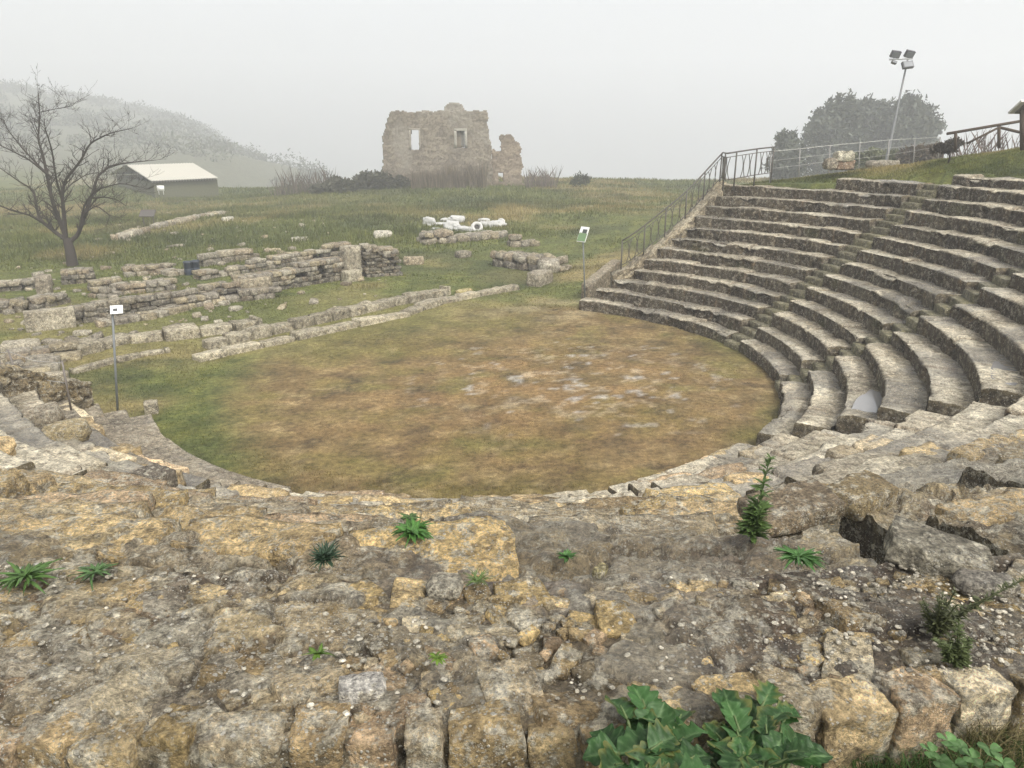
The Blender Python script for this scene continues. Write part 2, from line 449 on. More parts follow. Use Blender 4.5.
# ------------------------------------------------------------------ theatre seats
NEARPAL = np.array((1.34, 1.28, 1.16))*np.array([(.46, .37, .22), (.41, .365, .28), (.50, .40, .22), (.36, .315, .23), (.55, .50, .39), (.40, .32, .20), (.47, .39, .25), (.43, .34, .24)])
def ncol(rr, s=1.): return NEARPAL[rr.randrange(len(NEARPAL))]*s*(rr.uniform(.62, 1.12) if rr.random() < .85 else 1.25)
def edge_stones(mb, k, p0, p1, sd, es=0.):
    right = min(p0, p1) > -74
    rr = random.Random(sd*7+1); lo, hi = min(p0, p1), max(p0, p1)
    near = k >= 8
    for layer in range(2):
        R0_ = None; ph = lo + rr.uniform(0, 1.5)
        while ph < hi:
            Rm = float(Rk(k, ph)); ln = rr.uniform(.45, 1.25) if layer == 0 else rr.uniform(.2, .5)
            dph = math.degrees(ln/Rm); mid = ph+dph/2
            if mid + dph/2 > hi+.3: break
            if rr.random() < ((es or (.62 if right else .86)) if layer == 0 else (0 if es else .22 if right else .4)):
                dep = rr.uniform(.26, .42) if layer == 0 else rr.uniform(.16, .34); hh = rr.uniform(.2, .34) if layer == 0 else rr.uniform(.12, .2)
                off = dep*.5 - rr.uniform(-.02, .10) if layer == 0 else rr.uniform(.38, .62)
                x, y = pol(mid, Rm+off); top = zk(k) + (rr.uniform(-.04, .02) if layer == 0 else rr.uniform(-.03, .01))
                block(mb, (x, y, top-hh/2), (dep, ln*.96, hh), math.radians(mid)+rr.gauss(0, .05), (rr.gauss(0, .05), rr.gauss(0, .06)), ncol(rr), 9 if near else 6, .12, .17, rr.random()*99, .05, 2.2)
            ph += dph*rr.uniform(1., 1.1 if layer == 0 else 1.6)
def seat_row(name, k, p0, p1, du, parent, style, R_extra=0., Rback=None, zoff=None, phis=None, es=0., tcol_s=1., amp=1., tint=None):
    """one curved row: riser, worn front edge and tread, as a dense displaced sheet with closed ends"""
    Rm = float(Rk(k, (p0+p1)/2))
    if phis is None:
        nu = max(8, int(abs(p1-p0)*PI/180*Rm/du)); phi = np.linspace(p0, p1, nu)
    else: phi = phis; nu = len(phi)
    z1 = zk(k); z0 = (k-1)*RISE - .16
    rad = .05 if style != 'ruin' else .085
    ntr = max(6, int(.75/du)); nri = max(4, int((z1-z0)/du))
    rf = Rk(k, phi); rb = (Rk(k+1, phi) + .14) if Rback is None else Rback + 0*phi
    back_face = Rback is not None
    t = np.linspace(0, 1, nri); ri = [(0., z0+(z1-rad-z0)*a, -1., 0.) for a in t]
    ar = [(rad-rad*math.cos(a), z1-rad+rad*math.sin(a), -math.cos(a), math.sin(a)) for a in np.linspace(0, PI/2, 5)[1:]]
    s = len(ri)+len(ar)
    prof = ri+ar
    v_r = np.array([q[0] for q in prof]); v_z = np.array([q[1] for q in prof]); nr = np.array([q[2] for q in prof]); nz = np.array([q[3] for q in prof])
    tt = np.linspace(0, 1, ntr+1)[1:]
    PHI = np.repeat(phi[:, None], s+ntr, 1)
    RR = np.concatenate([rf[:, None]+v_r[None], rf[:, None]+rad+(rb-rf-rad)[:, None]*tt[None]], 1)
    ZZ = np.concatenate([np.repeat(v_z[None], nu, 0), np.full((nu, ntr), z1)], 1)
    NR = np.concatenate([np.repeat(nr[None], nu, 0), np.zeros((nu, ntr))], 1)
    NZ = np.concatenate([np.repeat(nz[None], nu, 0), np.ones((nu, ntr))], 1)
    if back_face:
        zb = 4.35; nb = max(5, int((z1-zb)/du))
        ab = np.linspace(0, PI/2, 6)[1:]
        RR = np.concatenate([RR, rb[:, None]+rad*np.sin(ab)[None], np.repeat((rb+rad)[:, None], nb, 1)], 1)
        ZZ = np.concatenate([ZZ, np.repeat((z1-rad+rad*np.cos(ab))[None], nu, 0), np.repeat((z1-rad+(zb-z1+rad)*np.linspace(0, 1, nb+1)[1:])[None], nu, 0)], 1)
        NR = np.concatenate([NR, np.repeat(np.sin(ab)[None], nu, 0), np.ones((nu, nb))], 1)
        NZ = np.concatenate([NZ, np.repeat(np.cos(ab)[None], nu, 0), np.zeros((nu, nb))], 1)
        PHI = np.repeat(phi[:, None], RR.shape[1], 1)
    nv = RR.shape[1]
    S = np.radians(PHI)*Rm                     # arc length
    prof_len = np.cumsum(np.concatenate([np.zeros((nu, 1)), np.hypot(np.diff(RR, axis=1), np.diff(ZZ, axis=1))], 1), 1)
    vv = prof_len - prof_len[:, s-3:s-2]       # 0 at the edge, + on the tread
    sd = k*13 + int(abs(p0))
    wn = .05*fbm(S*2.3, vv*2.3, 0*S+sd, 3, 90)
    x, y = pol(PHI, RR)
    tread = NZ
    # block joints along the row
    Lb = {'seat': .85, 'ruin': .62, 'top': .55}[style]
    jr = np.cumsum(np.concatenate([[S.min()-.3], np.random.default_rng(sd).uniform(.55*Lb, 1.6*Lb, int((S.max()-S.min())/Lb)+8)]))
    sj = S + wn*.8
    bi = np.clip(np.searchsorted(jr, sj)-1, 0, len(jr)-2)
    e = np.minimum(sj-jr[bi], jr[bi+1]-sj)
    br = _h(bi.astype(np.int64), bi*0+k, bi*0+int(abs(p0)), 3); br2 = _h(bi.astype(np.int64), bi*0+k, bi*0+int(abs(p0)), 9)
    big = fbm(x*1.7, y*1.7, ZZ*1.7, 4, 71); med = fbm(x*6, y*6, ZZ*6, 4, 72); fin = fbm(x*20, y*20, ZZ*20, 3, 73)
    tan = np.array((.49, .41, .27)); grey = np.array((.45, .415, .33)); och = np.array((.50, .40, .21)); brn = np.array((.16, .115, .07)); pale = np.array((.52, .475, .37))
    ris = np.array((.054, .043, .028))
    if style == 'seat':
        near_edge = np.exp(-np.clip(vv, 0, 9)/.10)
        D = (br-.5)*.085 + .06*big + .022*med + .008*fin - .06*(1-sstep(.0, .035, e))*(.5+.5*br2) - .035*near_edge*sstep(-.1, .6, big+med)
        # broken edges
        D = D - .15*sstep(.16, .5, fbm(S*1.3, vv*1.3, 0*S+sd, 4, 99))*near_edge
        C = mix(grey, tan, br[..., None]*.8)
        C = mix(C, pale, (sstep(.0, .5, med+.4*big)*.6)[..., None])
        tcol = mix(C, np.array((.43, .41, .35))*(.75+.5*br2[..., None]), .55)*1.08*tcol_s
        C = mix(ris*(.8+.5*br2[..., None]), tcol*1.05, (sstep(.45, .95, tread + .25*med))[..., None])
        back = sstep(.42, .15, np.abs(RR-(rb[:, None]-.14)))*tread     # uneven darker band at the foot of the next riser
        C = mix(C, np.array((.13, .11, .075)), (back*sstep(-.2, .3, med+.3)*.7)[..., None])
        C = mix(C, brn, ((1-sstep(.005, .035, e))*.75)[..., None]); C = mix(C, np.array((.12, .105, .075)), (sstep(.05, .4, fbm(x*.8+31, y*.8, ZZ*.8, 5, 183))*.55)[..., None])
        moss = sstep(.25, .55, fbm(x*.9, y*.9, ZZ, 4, 83))
        C = mix(C, np.array((.075, .085, .025)), (moss*.45*(1-.6*tread))[..., None])
        wet = np.clip(sstep(.05, .4, fbm(x*.7+4, y*.7, 0*x, 3, 84)+.12)*tread*.9, 0, 1)
    else:
        sx, sy = (.66, .40) if style == 'ruin' else (.21, .15)
        uu = (S+wn)/sx; v2 = (vv+wn*.8)/sy + .5
        wq = (.42, .16) if style == 'ruin' else (.55, .22)
        f1, f2, cid, du_, dv_ = voro(uu + wq[0]*fbm(S*3, vv*3, 0*S+k, 3, 14) + wq[1]*fbm(S*16, vv*16, 0*S+k, 2, 16), v2 + wq[0]*fbm(S*3+5, vv*3, 0*S+k, 3, 15) + wq[1]*fbm(S*16+3, vv*16, 0*S+k, 2, 17), sd, .95)
        g = f2-f1; ci2 = r2(cid, 2); ci3 = r2(cid, 3)
        dome = sstep(0, .16 if style == 'ruin' else .2, g); rid = np.abs(fbm(x*9, y*9, ZZ*9, 4, 75)); pit = sstep(.1, .45, fbm(x*13, y*13, ZZ*13, 3, 76))
        if style == 'ruin':
            near_edge = np.exp(-np.clip(vv, 0, 9)/.16)
            D = .03*dome - .04 + (cid-.5)*(.03 if p0 > -74 else .06)*tread + (du_*(ci2-.5)+dv_*(ci3-.5))*.10 + .05*big + .04*med + .016*fin + .03*rid - .018*pit - .06*near_edge*(.4+.8*ci2)
            D = D + .05*sstep(.1, .5, fbm(S*.8, vv*.9, 0*S+sd, 3, 97))*tread
        else:
            on = sstep(.25, .45, ci3)          # some cells are stones, the rest is packed earth
            crk = (.016*dome*on) + (cid-.5)*.016*on + .015*big + .010*med + .008*fin + .014*rid*on - .010*pit + (du_*(ci2-.5)+dv_*(ci3-.5))*.03*on
            D = crk - .02
        C = mix(grey, tan, sstep(.2, .8, cid)[..., None])
        C = mix(C, och, (sstep(.55, .9, ci2)*.5)[..., None])
        C = mix(C, pale, (sstep(.6, .95, ci3)*.55)[..., None])
        C = C*(.84+.3*ci2[..., None])
        C = mix(C, och*1.02, (sstep(.05, .4, fbm(x*1.3+8, y*1.3, ZZ, 4, 85))*.5)[..., None])
        C = mix(C, np.array((.30, .21, .16)), (sstep(.22, .5, fbm(x*.9+28, y*.9, ZZ, 3, 89))*.55)[..., None])
        mortar = (1-sstep(.01, .10, g))
        if style == 'top':
            mortar = np.clip(mortar + (1-on)*.75, 0, 1)
        C = mix(C, np.array((.13, .10, .068)), (mortar*.8)[..., None])
        dirt = sstep(.0, .26, fbm(x*1.1-6, y*1.1, 0*x, 4, 86))
        C = mix(C, np.array((.115, .082, .055)), (dirt*(.85 if style == 'top' else .3)*tread)[..., None])
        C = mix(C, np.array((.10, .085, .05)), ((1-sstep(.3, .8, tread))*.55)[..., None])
        if p0 > -74:
            C = mix(C, np.array((.44, .42, .36))*(.8+.3*ci2[..., None]), (tread*.62*sstep(-.35, .15, fbm(x*.9, y*.9+5, 0*x, 4, 188)))[..., None])
        wet = np.clip(sstep(.12, .45, fbm(x*.8+14, y*.8, 0*x, 3, 87))*.7*tread, 0, 1)
    D = D*amp
    if tint is not None: C = mix(C, np.array(tint)*(.75+.5*br[..., None] if style == 'seat' else 1), .8)
    nxr = NR; rr = RR + nxr*D; zz = ZZ + NZ*D
    # keep the back tucked under the next row
    if not back_face:
        tuck = sstep(.16, .0, (rb[:, None]-RR))*tread
        zz = zz - np.clip(zz - z1, 0, 1)*tuck
    if zoff is not None: zz = zz + zoff(PHI, vv)*sstep(-.05, .05, vv)
    x, y = pol(PHI, rr)
    V = np.stack([x, y, zz], -1).reshape(-1, 3); Cc = np.concatenate([C, wet[..., None]], -1).reshape(-1, 4)
    mb = MB(); mb.add(V, grid_faces(nu, nv, flip=True), Cc)
    if style == 'ruin' or es: edge_stones(mb, k, p0, p1, sd, es)
    # closed ends
    for idx, fl in ((0, True), (nu-1, False)):
        top = np.stack([x[idx], y[idx], zz[idx]], 1)[nri-1:]
        lv = np.linspace(0, 1, 6)
        zb = z0
        g_ = np.repeat(top[:, None], 6, 1); g_[..., 2] = top[:, 2:3] + (zb-top[:, 2:3])*lv
        sgn = -1 if idx == 0 else 1
        sgn *= 1 if p1 > p0 else -1
        tx, ty = -math.sin(math.radians(phi[idx])), math.cos(math.radians(phi[idx]))
        dd = sgn*.07*fbm(g_[..., 0]*3, g_[..., 1]*3, g_[..., 2]*4, 4, 55)*np.minimum(1, lv*4)
        g_[..., 0] += tx*dd; g_[..., 1] += ty*dd
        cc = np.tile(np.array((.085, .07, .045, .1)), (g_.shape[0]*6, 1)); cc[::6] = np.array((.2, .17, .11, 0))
        mb.add(g_.reshape(-1, 3), grid_faces(g_.shape[0], 6, flip=not fl), cc)
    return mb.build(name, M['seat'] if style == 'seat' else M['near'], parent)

GAP = .39            # half width of a stairway, metres
def gap_deg(k, phi): return math.degrees(GAP/float(Rk(k, phi)))

wedges = {
 'A': empty('seating_bank', (0, 0, 0), 'far bank of curved dark stone seat rows ending at the metal railing', 'stone seats', 'banks of stone seats round the orchestra'),
 'B': empty('seating_bank', (0, 0, 0), 'dark stone seat rows between the two mossy right stairways, below the grassy slope', 'stone seats', 'banks of stone seats round the orchestra'),
 'C': empty('seating_bank', (0, 0, 0), 'pale wet stone seat rows at the right edge, broken off in dark block ends', 'stone seats', 'banks of stone seats round the orchestra'),
 'D': empty('seating_bank', (0, 0, 0), 'worn ochre rubble rows right of the foreground, sloping down to the orchestra edge', 'stone seats', 'banks of stone seats round the orchestra'),
 'E': empty('seating_bank', (0, 0, 0), 'nearest bank of crumbled ochre stone rows across the foreground, topped by pebbly cobbles', 'stone seats', 'banks of stone seats round the orchestra'),
 'F': empty('seating_bank', (0, 0, 0), 'left bank of seat rows with smooth brown slabs beside the white sign post', 'stone seats', 'banks of stone seats round the orchestra'),
}
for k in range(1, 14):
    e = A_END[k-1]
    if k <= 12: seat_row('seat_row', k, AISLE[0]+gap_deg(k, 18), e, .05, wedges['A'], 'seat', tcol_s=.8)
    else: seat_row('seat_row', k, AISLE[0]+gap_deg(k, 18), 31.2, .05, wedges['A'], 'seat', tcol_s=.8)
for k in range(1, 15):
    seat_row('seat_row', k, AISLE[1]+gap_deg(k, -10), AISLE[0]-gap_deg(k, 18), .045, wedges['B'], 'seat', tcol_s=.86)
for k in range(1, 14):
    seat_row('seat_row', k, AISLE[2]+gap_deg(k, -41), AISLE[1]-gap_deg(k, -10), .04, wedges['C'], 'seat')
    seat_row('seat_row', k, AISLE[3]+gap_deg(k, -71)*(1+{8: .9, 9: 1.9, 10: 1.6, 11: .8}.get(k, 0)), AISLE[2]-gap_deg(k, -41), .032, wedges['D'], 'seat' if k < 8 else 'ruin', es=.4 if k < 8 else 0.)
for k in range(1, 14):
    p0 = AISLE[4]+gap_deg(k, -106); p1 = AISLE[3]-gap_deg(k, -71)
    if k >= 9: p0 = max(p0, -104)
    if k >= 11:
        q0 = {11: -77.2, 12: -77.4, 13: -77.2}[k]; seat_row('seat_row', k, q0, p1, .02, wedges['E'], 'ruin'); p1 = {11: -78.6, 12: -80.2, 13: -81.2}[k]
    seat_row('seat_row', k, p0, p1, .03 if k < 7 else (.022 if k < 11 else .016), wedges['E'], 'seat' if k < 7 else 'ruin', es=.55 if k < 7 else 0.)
seat_row('top_row', 14, -103, -74, .0115, wedges['E'], 'top', Rback=18.47)
rr = random.Random(77); ph = -101.
while ph < -75.5:
    ln = rr.uniform(.09, .19); dph = math.degrees(ln/18.4); mid = ph+dph/2; dep = rr.uniform(.08, .135)
    x, y = pol(mid, 18.535-dep/2+rr.uniform(-.02, .02)); hh = rr.uniform(.2, .28); mb = MB()
    block(mb, (x, y, zk(14)+rr.uniform(-.02, .015)-hh/2), (dep, ln*.95, hh), math.radians(mid)+rr.gauss(0, .06), (rr.gauss(0, .05), rr.gauss(0, .05)), ncol(rr, .9), 14, .13, .13, rr.random()*99, 0, 2.4)
    mb.build('edge_block', M['near'], wedges['E']); ph += dph*rr.uniform(1.0, 1.12)
mb = MB(); pts = []
for _ in range(14000):
    mid = rr.uniform(-100, -75); R_ = rr.uniform(float(Rk(14, mid))+.09, 18.45); a_ = rr.choice((.018, .026, .038, .05, .065, .08, .1)); x, y = pol(mid, R_)
    if any((x-q[0])**2+(y-q[1])**2 < ((a_+q[2])*.86)**2 for q in pts): continue
    if float(fbm(np.array([x*1.1-6]), np.array([y*1.1]), np.array([0.]), 3, 86)[0]) > .12 and a_ > .03 and rr.random() < .6: continue
    pts.append((x, y, a_))
    if len(pts) > 950: break
for x, y, a_ in pts:
    el = rr.uniform(.75, 1.35); hh = min(a_*rr.uniform(.9, 1.3), .075)
    block(mb, (x, y, zk(14)-.012+rr.uniform(-.010, .008)-hh*.40), (a_*1.9*el, a_*1.9/el, hh), rr.uniform(0, 3.1), (rr.gauss(0, .12), rr.gauss(0, .12)), ncol(rr, rr.choice((.7, .95, 1.1))), 9 if a_ > .05 else 6 if a_ > .03 else 4, .20, .11, rr.random()*99, 0, 2.2)
mb.build('cobbles', M['near'], wedges['E'])
mb = MB()
for _ in range(8500):
    mid = rr.uniform(-100, -75); R_ = rr.uniform(float(Rk(14, mid))+.06, 18.45); x, y = pol(mid, R_)
    if float(fbm(np.array([x*2.3]), np.array([y*2.3]), np.array([3.]), 3, 186)[0]) < rr.uniform(-.3, .5): continue
    a_ = rr.choice((.002, .003, .004, .005, .006, .008)); block(mb, (x, y, zk(14)+rr.uniform(-.004, .018)), (a_*2.2, a_*1.6, a_*.8), rr.uniform(0, 3), (0, 0), np.array((.62, .585, .50))*rr.uniform(.5, 1.1), 2, .75, .2, rr.random()*9)
tag(mb.build('pebbles', M['wall'], wedges['E']), kind='stuff')
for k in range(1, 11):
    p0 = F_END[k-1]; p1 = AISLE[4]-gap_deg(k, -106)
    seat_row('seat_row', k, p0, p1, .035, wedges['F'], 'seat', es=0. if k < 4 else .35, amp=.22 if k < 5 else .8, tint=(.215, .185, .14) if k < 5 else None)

# stairways between the banks
st_lab = ['stone stairway climbing between the far bank and the next bank, mossy steps',
          'stone stairway in the middle of the right-hand banks, running down to the pale wet treads',
          'ruined stairway with dark sunken steps below the pale broken row ends',
          'collapsed stairway with dark gaps running between the two rubble banks in the foreground right',
          'buried stairway at the left between rubble and smooth brown slabs']
for a, ph in enumerate(AISLE):
    t = empty('stairway', (0, 0, 0), st_lab[a], 'stairs', 'stairways between the seat banks')
    ruined = a >= 2
    for k in range(1, 14):
        for hstep in ((0,) if ruined else (0, 1)):
            mb = MB()
            Rm = float(Rk(k, ph)); w = float(Wf(ph))
            if ruined:
                R_, dep, zt = Rm + w/2 - .05, w+.06, (k-1)*RISE + .05 + .05*random.random() - (.35 if a == 3 and 7 < k < 12 else .16 if a == 2 else 0)
            elif hstep == 0: R_, dep, zt = Rm + w*.25 - .03, w*.5+.02, (k-.5)*RISE
            else: R_, dep, zt = Rm + w*.75 - .03, w*.5+.02, k*RISE - .01
            x, y = pol(ph, R_)
            block(mb, (x, y, zt-.25), (dep, GAP*2-.04, .5), math.radians(ph), (random.uniform(-.02, .02), random.uniform(-.02, .02)),
                  np.array((.14, .13, .07) if a < 2 else (.20, .17, .11))*random.uniform(.75, 1.15), 6, .06, .05, k*7+a*31+hstep, .2)
            if ruined and a != 2 and random.random() < .6:
                x, y = pol(ph+random.uniform(-1, 1), R_+random.uniform(-.2, .2))
                block(mb, (x, y, zt+.05), (random.uniform(.2, .4), random.uniform(.18, .3), random.uniform(.12, .2)), random.uniform(0, 3), (.1, .15), pcol(s=.8), 4, .45, .15, k+a*9)
            mb.build('step', M['seat'] if a < 2 else M['near'], t)

# ------------------------------------------------------------------ retaining walls at the two ends of the seats
def rough_wall(mb, path, zb, zt, th, seed=0, res=.11, stone=(.30, .20), cols=None, rag=.06, amp=.05):
    """upright or stepped rubble wall along a path of (x,y); zb, zt are per point; closed sides, top and ends"""
    P = np.array(path, float); seg = np.hypot(*np.diff(P, axis=0).T); L = np.concatenate([[0], np.cumsum(seg)])
    nu = max(3, int(L[-1]/res)); s = np.linspace(0, L[-1], nu)
    x = np.interp(s, L, P[:, 0]); y = np.interp(s, L, P[:, 1]); b = np.interp(s, L, zb); t = np.interp(s, L, zt)
    t = t + rag*fbm(s*2.1, s*0, s*0+seed, 4, 65)*2
    tx, ty = np.gradient(x), np.gradient(y); l = np.hypot(tx, ty); nx, ny = -ty/l, tx/l
    nh = max(3, int(np.max(t-b)/res)); nt_ = max(3, int(th/res))
    hs = np.linspace(0, 1, nh); ws = np.linspace(.5, -.5, nt_+2)
    prof = [(.5, h) for h in hs] + [(w, 1) for w in ws[1:-1]] + [(-.5, h) for h in hs[::-1]]
    O = np.array([p[0] for p in prof]); Hh = np.array([p[1] for p in prof])
    XX = x[:, None]+nx[:, None]*O*th; YY = y[:, None]+ny[:, None]*O*th; ZZ = b[:, None]+(t-b)[:, None]*Hh
    SS = np.repeat(s[:, None], len(O), 1)
    side = np.sign(O)*(np.abs(O) > .49)
    top = (Hh > .999)*1.
    q = np.where(top[None] > 0, O[None]*th+3, ZZ)
    f1, f2, cid, du_, dv_ = voro(SS/stone[0]+.3*fbm(SS*3, q*3, SS*0, 2, 5), q/stone[1]+.3*fbm(SS*3+4, q*3, SS*0, 2, 6), 40+seed)
    g = f2-f1
    D = amp*(sstep(0, .3, g)-.6) + amp*.9*(cid-.5) + .7*amp*fbm(XX*3, YY*3, ZZ*3, 4, 45+seed)
    XX = XX + nx[:, None]*side*D; YY = YY + ny[:, None]*side*D; ZZ = ZZ + top*D
    c2 = r2(cid, 2)
    base = np.array((.27, .235, .165)) if cols is None else np.array(cols)
    C = base*(.6+.85*c2[..., None])
    C = mix(C, np.array((.40, .36, .27)), (sstep(.7, .95, r2(cid, 4))*.6)[..., None])
    C = mix(C, np.array((.085, .068, .045)), ((1-sstep(.02, .16, g))*.8)[..., None])
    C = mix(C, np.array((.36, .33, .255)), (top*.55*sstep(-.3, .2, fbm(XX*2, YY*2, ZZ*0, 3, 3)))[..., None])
    C = np.concatenate([C, 0*C[..., :1]], -1)
    n0 = len(O)
    mb.add(np.stack([XX, YY, ZZ], -1).reshape(-1, 3), grid_faces(nu, n0, flip=True), C.reshape(-1, 4))
    for i, fl in ((0, True), (nu-1, False)):
        # ends: strips across from the left side column to the right side column
        Lft = np.stack([XX[i, :nh], YY[i, :nh], ZZ[i, :nh]], 1); Rgt = np.stack([XX[i, ::-1][:nh], YY[i, ::-1][:nh], ZZ[i, ::-1][:nh]], 1)
        w = np.linspace(0, 1, nt_+2)[:, None, None]; g_ = Lft[None]*(1-w)+Rgt[None]*w
        tz = np.linspace(0, 1, nh)
        mb.add(g_.reshape(-1, 3), grid_faces(nt_+2, nh, flip=fl), np.tile(np.append(base*.7, 0), (g_.shape[0]*nh, 1)))

def end_path(ENDS, k0, k1, off):
    pts = []
    for k in range(k0, k1+1):
        e = ENDS[k-1]; R_ = float(Rk(k, e))+.15
        x, y = pol(e, R_); pts.append((x, y))
    pts = np.array(pts)
    # smooth
    for _ in range(2):
        q = pts.copy(); q[1:-1] = (pts[:-2]+2*pts[1:-1]+pts[2:])/4; pts = q
    t = np.gradient(pts, axis=0); t /= np.linalg.norm(t, axis=1, keepdims=True)
    n = np.stack([-t[:, 1], t[:, 0]], 1)
    return pts + n*off
pA = end_path(A_END, 3, 12, .18)
t = empty('retaining_wall', (*pA[0], 0), 'sloping rubble retaining wall under the metal railing at the end of the far seat bank', 'wall')
mb = MB()
zA = np.array([zk(k)+.10 for k in range(3, 13)])
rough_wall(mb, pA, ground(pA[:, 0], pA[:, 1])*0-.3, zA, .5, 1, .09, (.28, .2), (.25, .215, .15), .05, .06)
o = mb.build('wall_body', M['wall']); o.parent = t; o.location = (-pA[0][0], -pA[0][1], 0)
# low parapet block at its foot
mb = MB()
a_ = at_z(591, 299, 0.); b_ = at_z(617, 281, 0.15)
d_ = b_-a_; ang = math.atan2(d_[1], d_[0])
c_ = (a_+b_)/2
block(mb, (c_[0]-.1, c_[1]+.2, .38), (float(np.hypot(d_[0], d_[1]))+.5, .42, .85), ang, (0, -.12), (.22, .19, .14), 9, .08, .08, 3)
mb.build('parapet_block', M['wall'], t).location = (-pA[0][0], -pA[0][1], 0)
pF = end_path(F_END, 3, 9, -.28)
t = empty('retaining_wall', (*pF[0], 0), 'low dark rubble wall at the left edge behind the smooth brown slabs, carrying thin fence posts', 'wall')
mb = MB()
rough_wall(mb, pF, np.full(len(pF), -.3), np.array([zk(k)+.42 for k in range(3, 10)])*np.linspace(1.0, .95, len(pF)), .75, 2, .07, (.3, .16), (.30, .24, .14), .05, .06)
mb.build('wall_body', M['near'], t).location = (-pF[0][0], -pF[0][1], 0)


# ------------------------------------------------------------------ ruined house on the field
def in_poly(x, y, poly):
    r = np.zeros(x.shape, bool); n = len(poly)
    for i in range(n):
        x1, y1 = poly[i]; x2, y2 = poly[(i+1) % n]
        c = ((y1 > y) != (y2 > y)) & (x < (x2-x1)*(y-y1)/((y2-y1) if y2 != y1 else 1e-9)+x1)
        r ^= c
    return r
def solid_wall(mb, poly, holes, Y, th, res, base, seed=0, rag=.12, stain=True):
    """thick masonry from an outline (x,z) in the plane Y, ragged at its edges, with window holes right through"""
    P = np.array(poly); x0, x1 = P[:, 0].min()-res, P[:, 0].max()+res; z0, z1 = P[:, 1].min()-res, P[:, 1].max()+res
    nx, nz = int((x1-x0)/res)+1, int((z1-z0)/res)+1
    ci, cj = np.meshgrid(np.arange(nx), np.arange(nz), indexing='ij')
    cx, cz = x0+(ci+.5)*res, z0+(cj+.5)*res
    jx = rag*fbm(cx*1.6, cz*1.6, 0*cx+seed, 3, 3)*2; jz = rag*fbm(cx*1.6+9, cz*1.6, 0*cx+seed, 3, 4)*2
    ins = in_poly(cx+jx, cz+jz, poly)
    for h in holes: ins &= ~in_poly(cx, cz, h)
    def vid(i, j, l): return (i*(nz+1)+j)*2+l
    vi, vj = np.meshgrid(np.arange(nx+1), np.arange(nz+1), indexing='ij')
    vx, vz = x0+vi*res, z0+vj*res
    f1, f2, cid, _, _ = voro(vx/.42+.3*fbm(vx*2, vz*2, 0*vx, 2, 5), vz/.28+.3*fbm(vx*2+4, vz*2, 0*vx, 2, 6), seed+3)
    D = .05*(sstep(0, .3, f2-f1)-.5)+.05*(cid-.5)+.04*fbm(vx*2, vz*2, 0*vx, 3, 8)
    V = np.zeros((nx+1, nz+1, 2, 3))
    ex = .05*fbm(vx*3, vz*3, 0*vx, 2, 18); ez = .05*fbm(vx*3+5, vz*3, 0*vx, 2, 19)
    for l, s in ((0, -1), (1, 1)):
        V[:, :, l, 0] = vx+ex; V[:, :, l, 2] = vz+ez; V[:, :, l, 1] = Y + (s*.5+.5)*th + s*D
    c = np.array(base)*(.72+.5*cid[..., None]*.9)*(1+.35*fbm(vx*.5, vz*.5, 0*vx, 4, 21)[..., None])
    c = mix(c, np.array((.10, .08, .06)), ((1-sstep(.02, .16, f2-f1))*.8)[..., None])
    c = mix(c, np.array((.29, .265, .22)), (sstep(.1, .45, fbm(vx*.35+3, vz*.35, 0*vx, 4, 23))*.5)[..., None])
    if stain: c = mix(c, np.array((.125, .10, .07)), (sstep(-.1, .3, fbm(vx*.3-3, vz*.7, 0*vx, 4, 24)-(vz-2.2)*.22)*.6)[..., None])
    Cc = np.concatenate([np.repeat(c[:, :, None], 2, 2), np.zeros((nx+1, nz+1, 2, 1))], -1)
    I, J = ci[ins], cj[ins]
    Fs = [np.stack([vid(I, J, 0), vid(I+1, J, 0), vid(I+1, J+1, 0), vid(I, J+1, 0)], 1),
          np.stack([vid(I, J, 1), vid(I, J+1, 1), vid(I+1, J+1, 1), vid(I+1, J, 1)], 1)]
    pad = np.pad(ins, 1)
    for di, dj, a, b in ((-1, 0, (0, 0), (0, 1)), (1, 0, (1, 1), (1, 0)), (0, -1, (1, 0), (0, 0)), (0, 1, (0, 1), (1, 1))):
        m_ = ins & ~pad[1+di:nx+1+di, 1+dj:nz+1+dj]
        I, J = ci[m_], cj[m_]
        Fs.append(np.stack([vid(I+a[0], J+a[1], 0), vid(I+b[0], J+b[1], 0), vid(I+b[0], J+b[1], 1), vid(I+a[0], J+a[1], 1)], 1))
    Fc = np.vstack(Fs); used, inv = np.unique(Fc, return_inverse=True)
    mb.add(V.reshape(-1, 3)[used], inv.reshape(Fc.shape), Cc.reshape(-1, 4)[used])

YB = 84.
def bp(px, py, Y=YB):
    p = at_y(px, py, Y); return (p[0], p[2])
org = np.array((bp(450, 190)[0], YB, float(ground(bp(450, 190)[0], YB))))
house = empty('ruined_house', org, 'roofless ruined stone house with two window openings alone on the misty field', 'ruin')
def hpart(mb, name, mat, parent=None):
    o = mb.build(name, mat)
    o.parent = parent or house
    if not parent: o.location = -org
    return o
zb_ = org[2]-.6
pl = [(381.7, 196), (380.2, 173), (383.3, 164), (382.5, 148), (384, 131), (388, 118), (390.3, 111.9), (406, 110.6), (415, 112), (436, 111.5), (443.4, 110.9), (465, 110.6), (487, 111), (487.2, 118), (489.5, 132.5), (491.5, 151), (492.5, 196)]
W1 = [bp(410.4, 130), bp(419.4, 130), bp(419.4, 150), bp(410.4, 150)]
W2 = [bp(456.5, 131), bp(465., 131), bp(465., 147.5), bp(456.5, 147.5)]
mb = MB(); solid_wall(mb, [bp(*p) for p in pl], [W1, W2], YB, .8, .10, (.215, .185, .14), 1)
wall = hpart(mb, 'facade', M['plaster'])
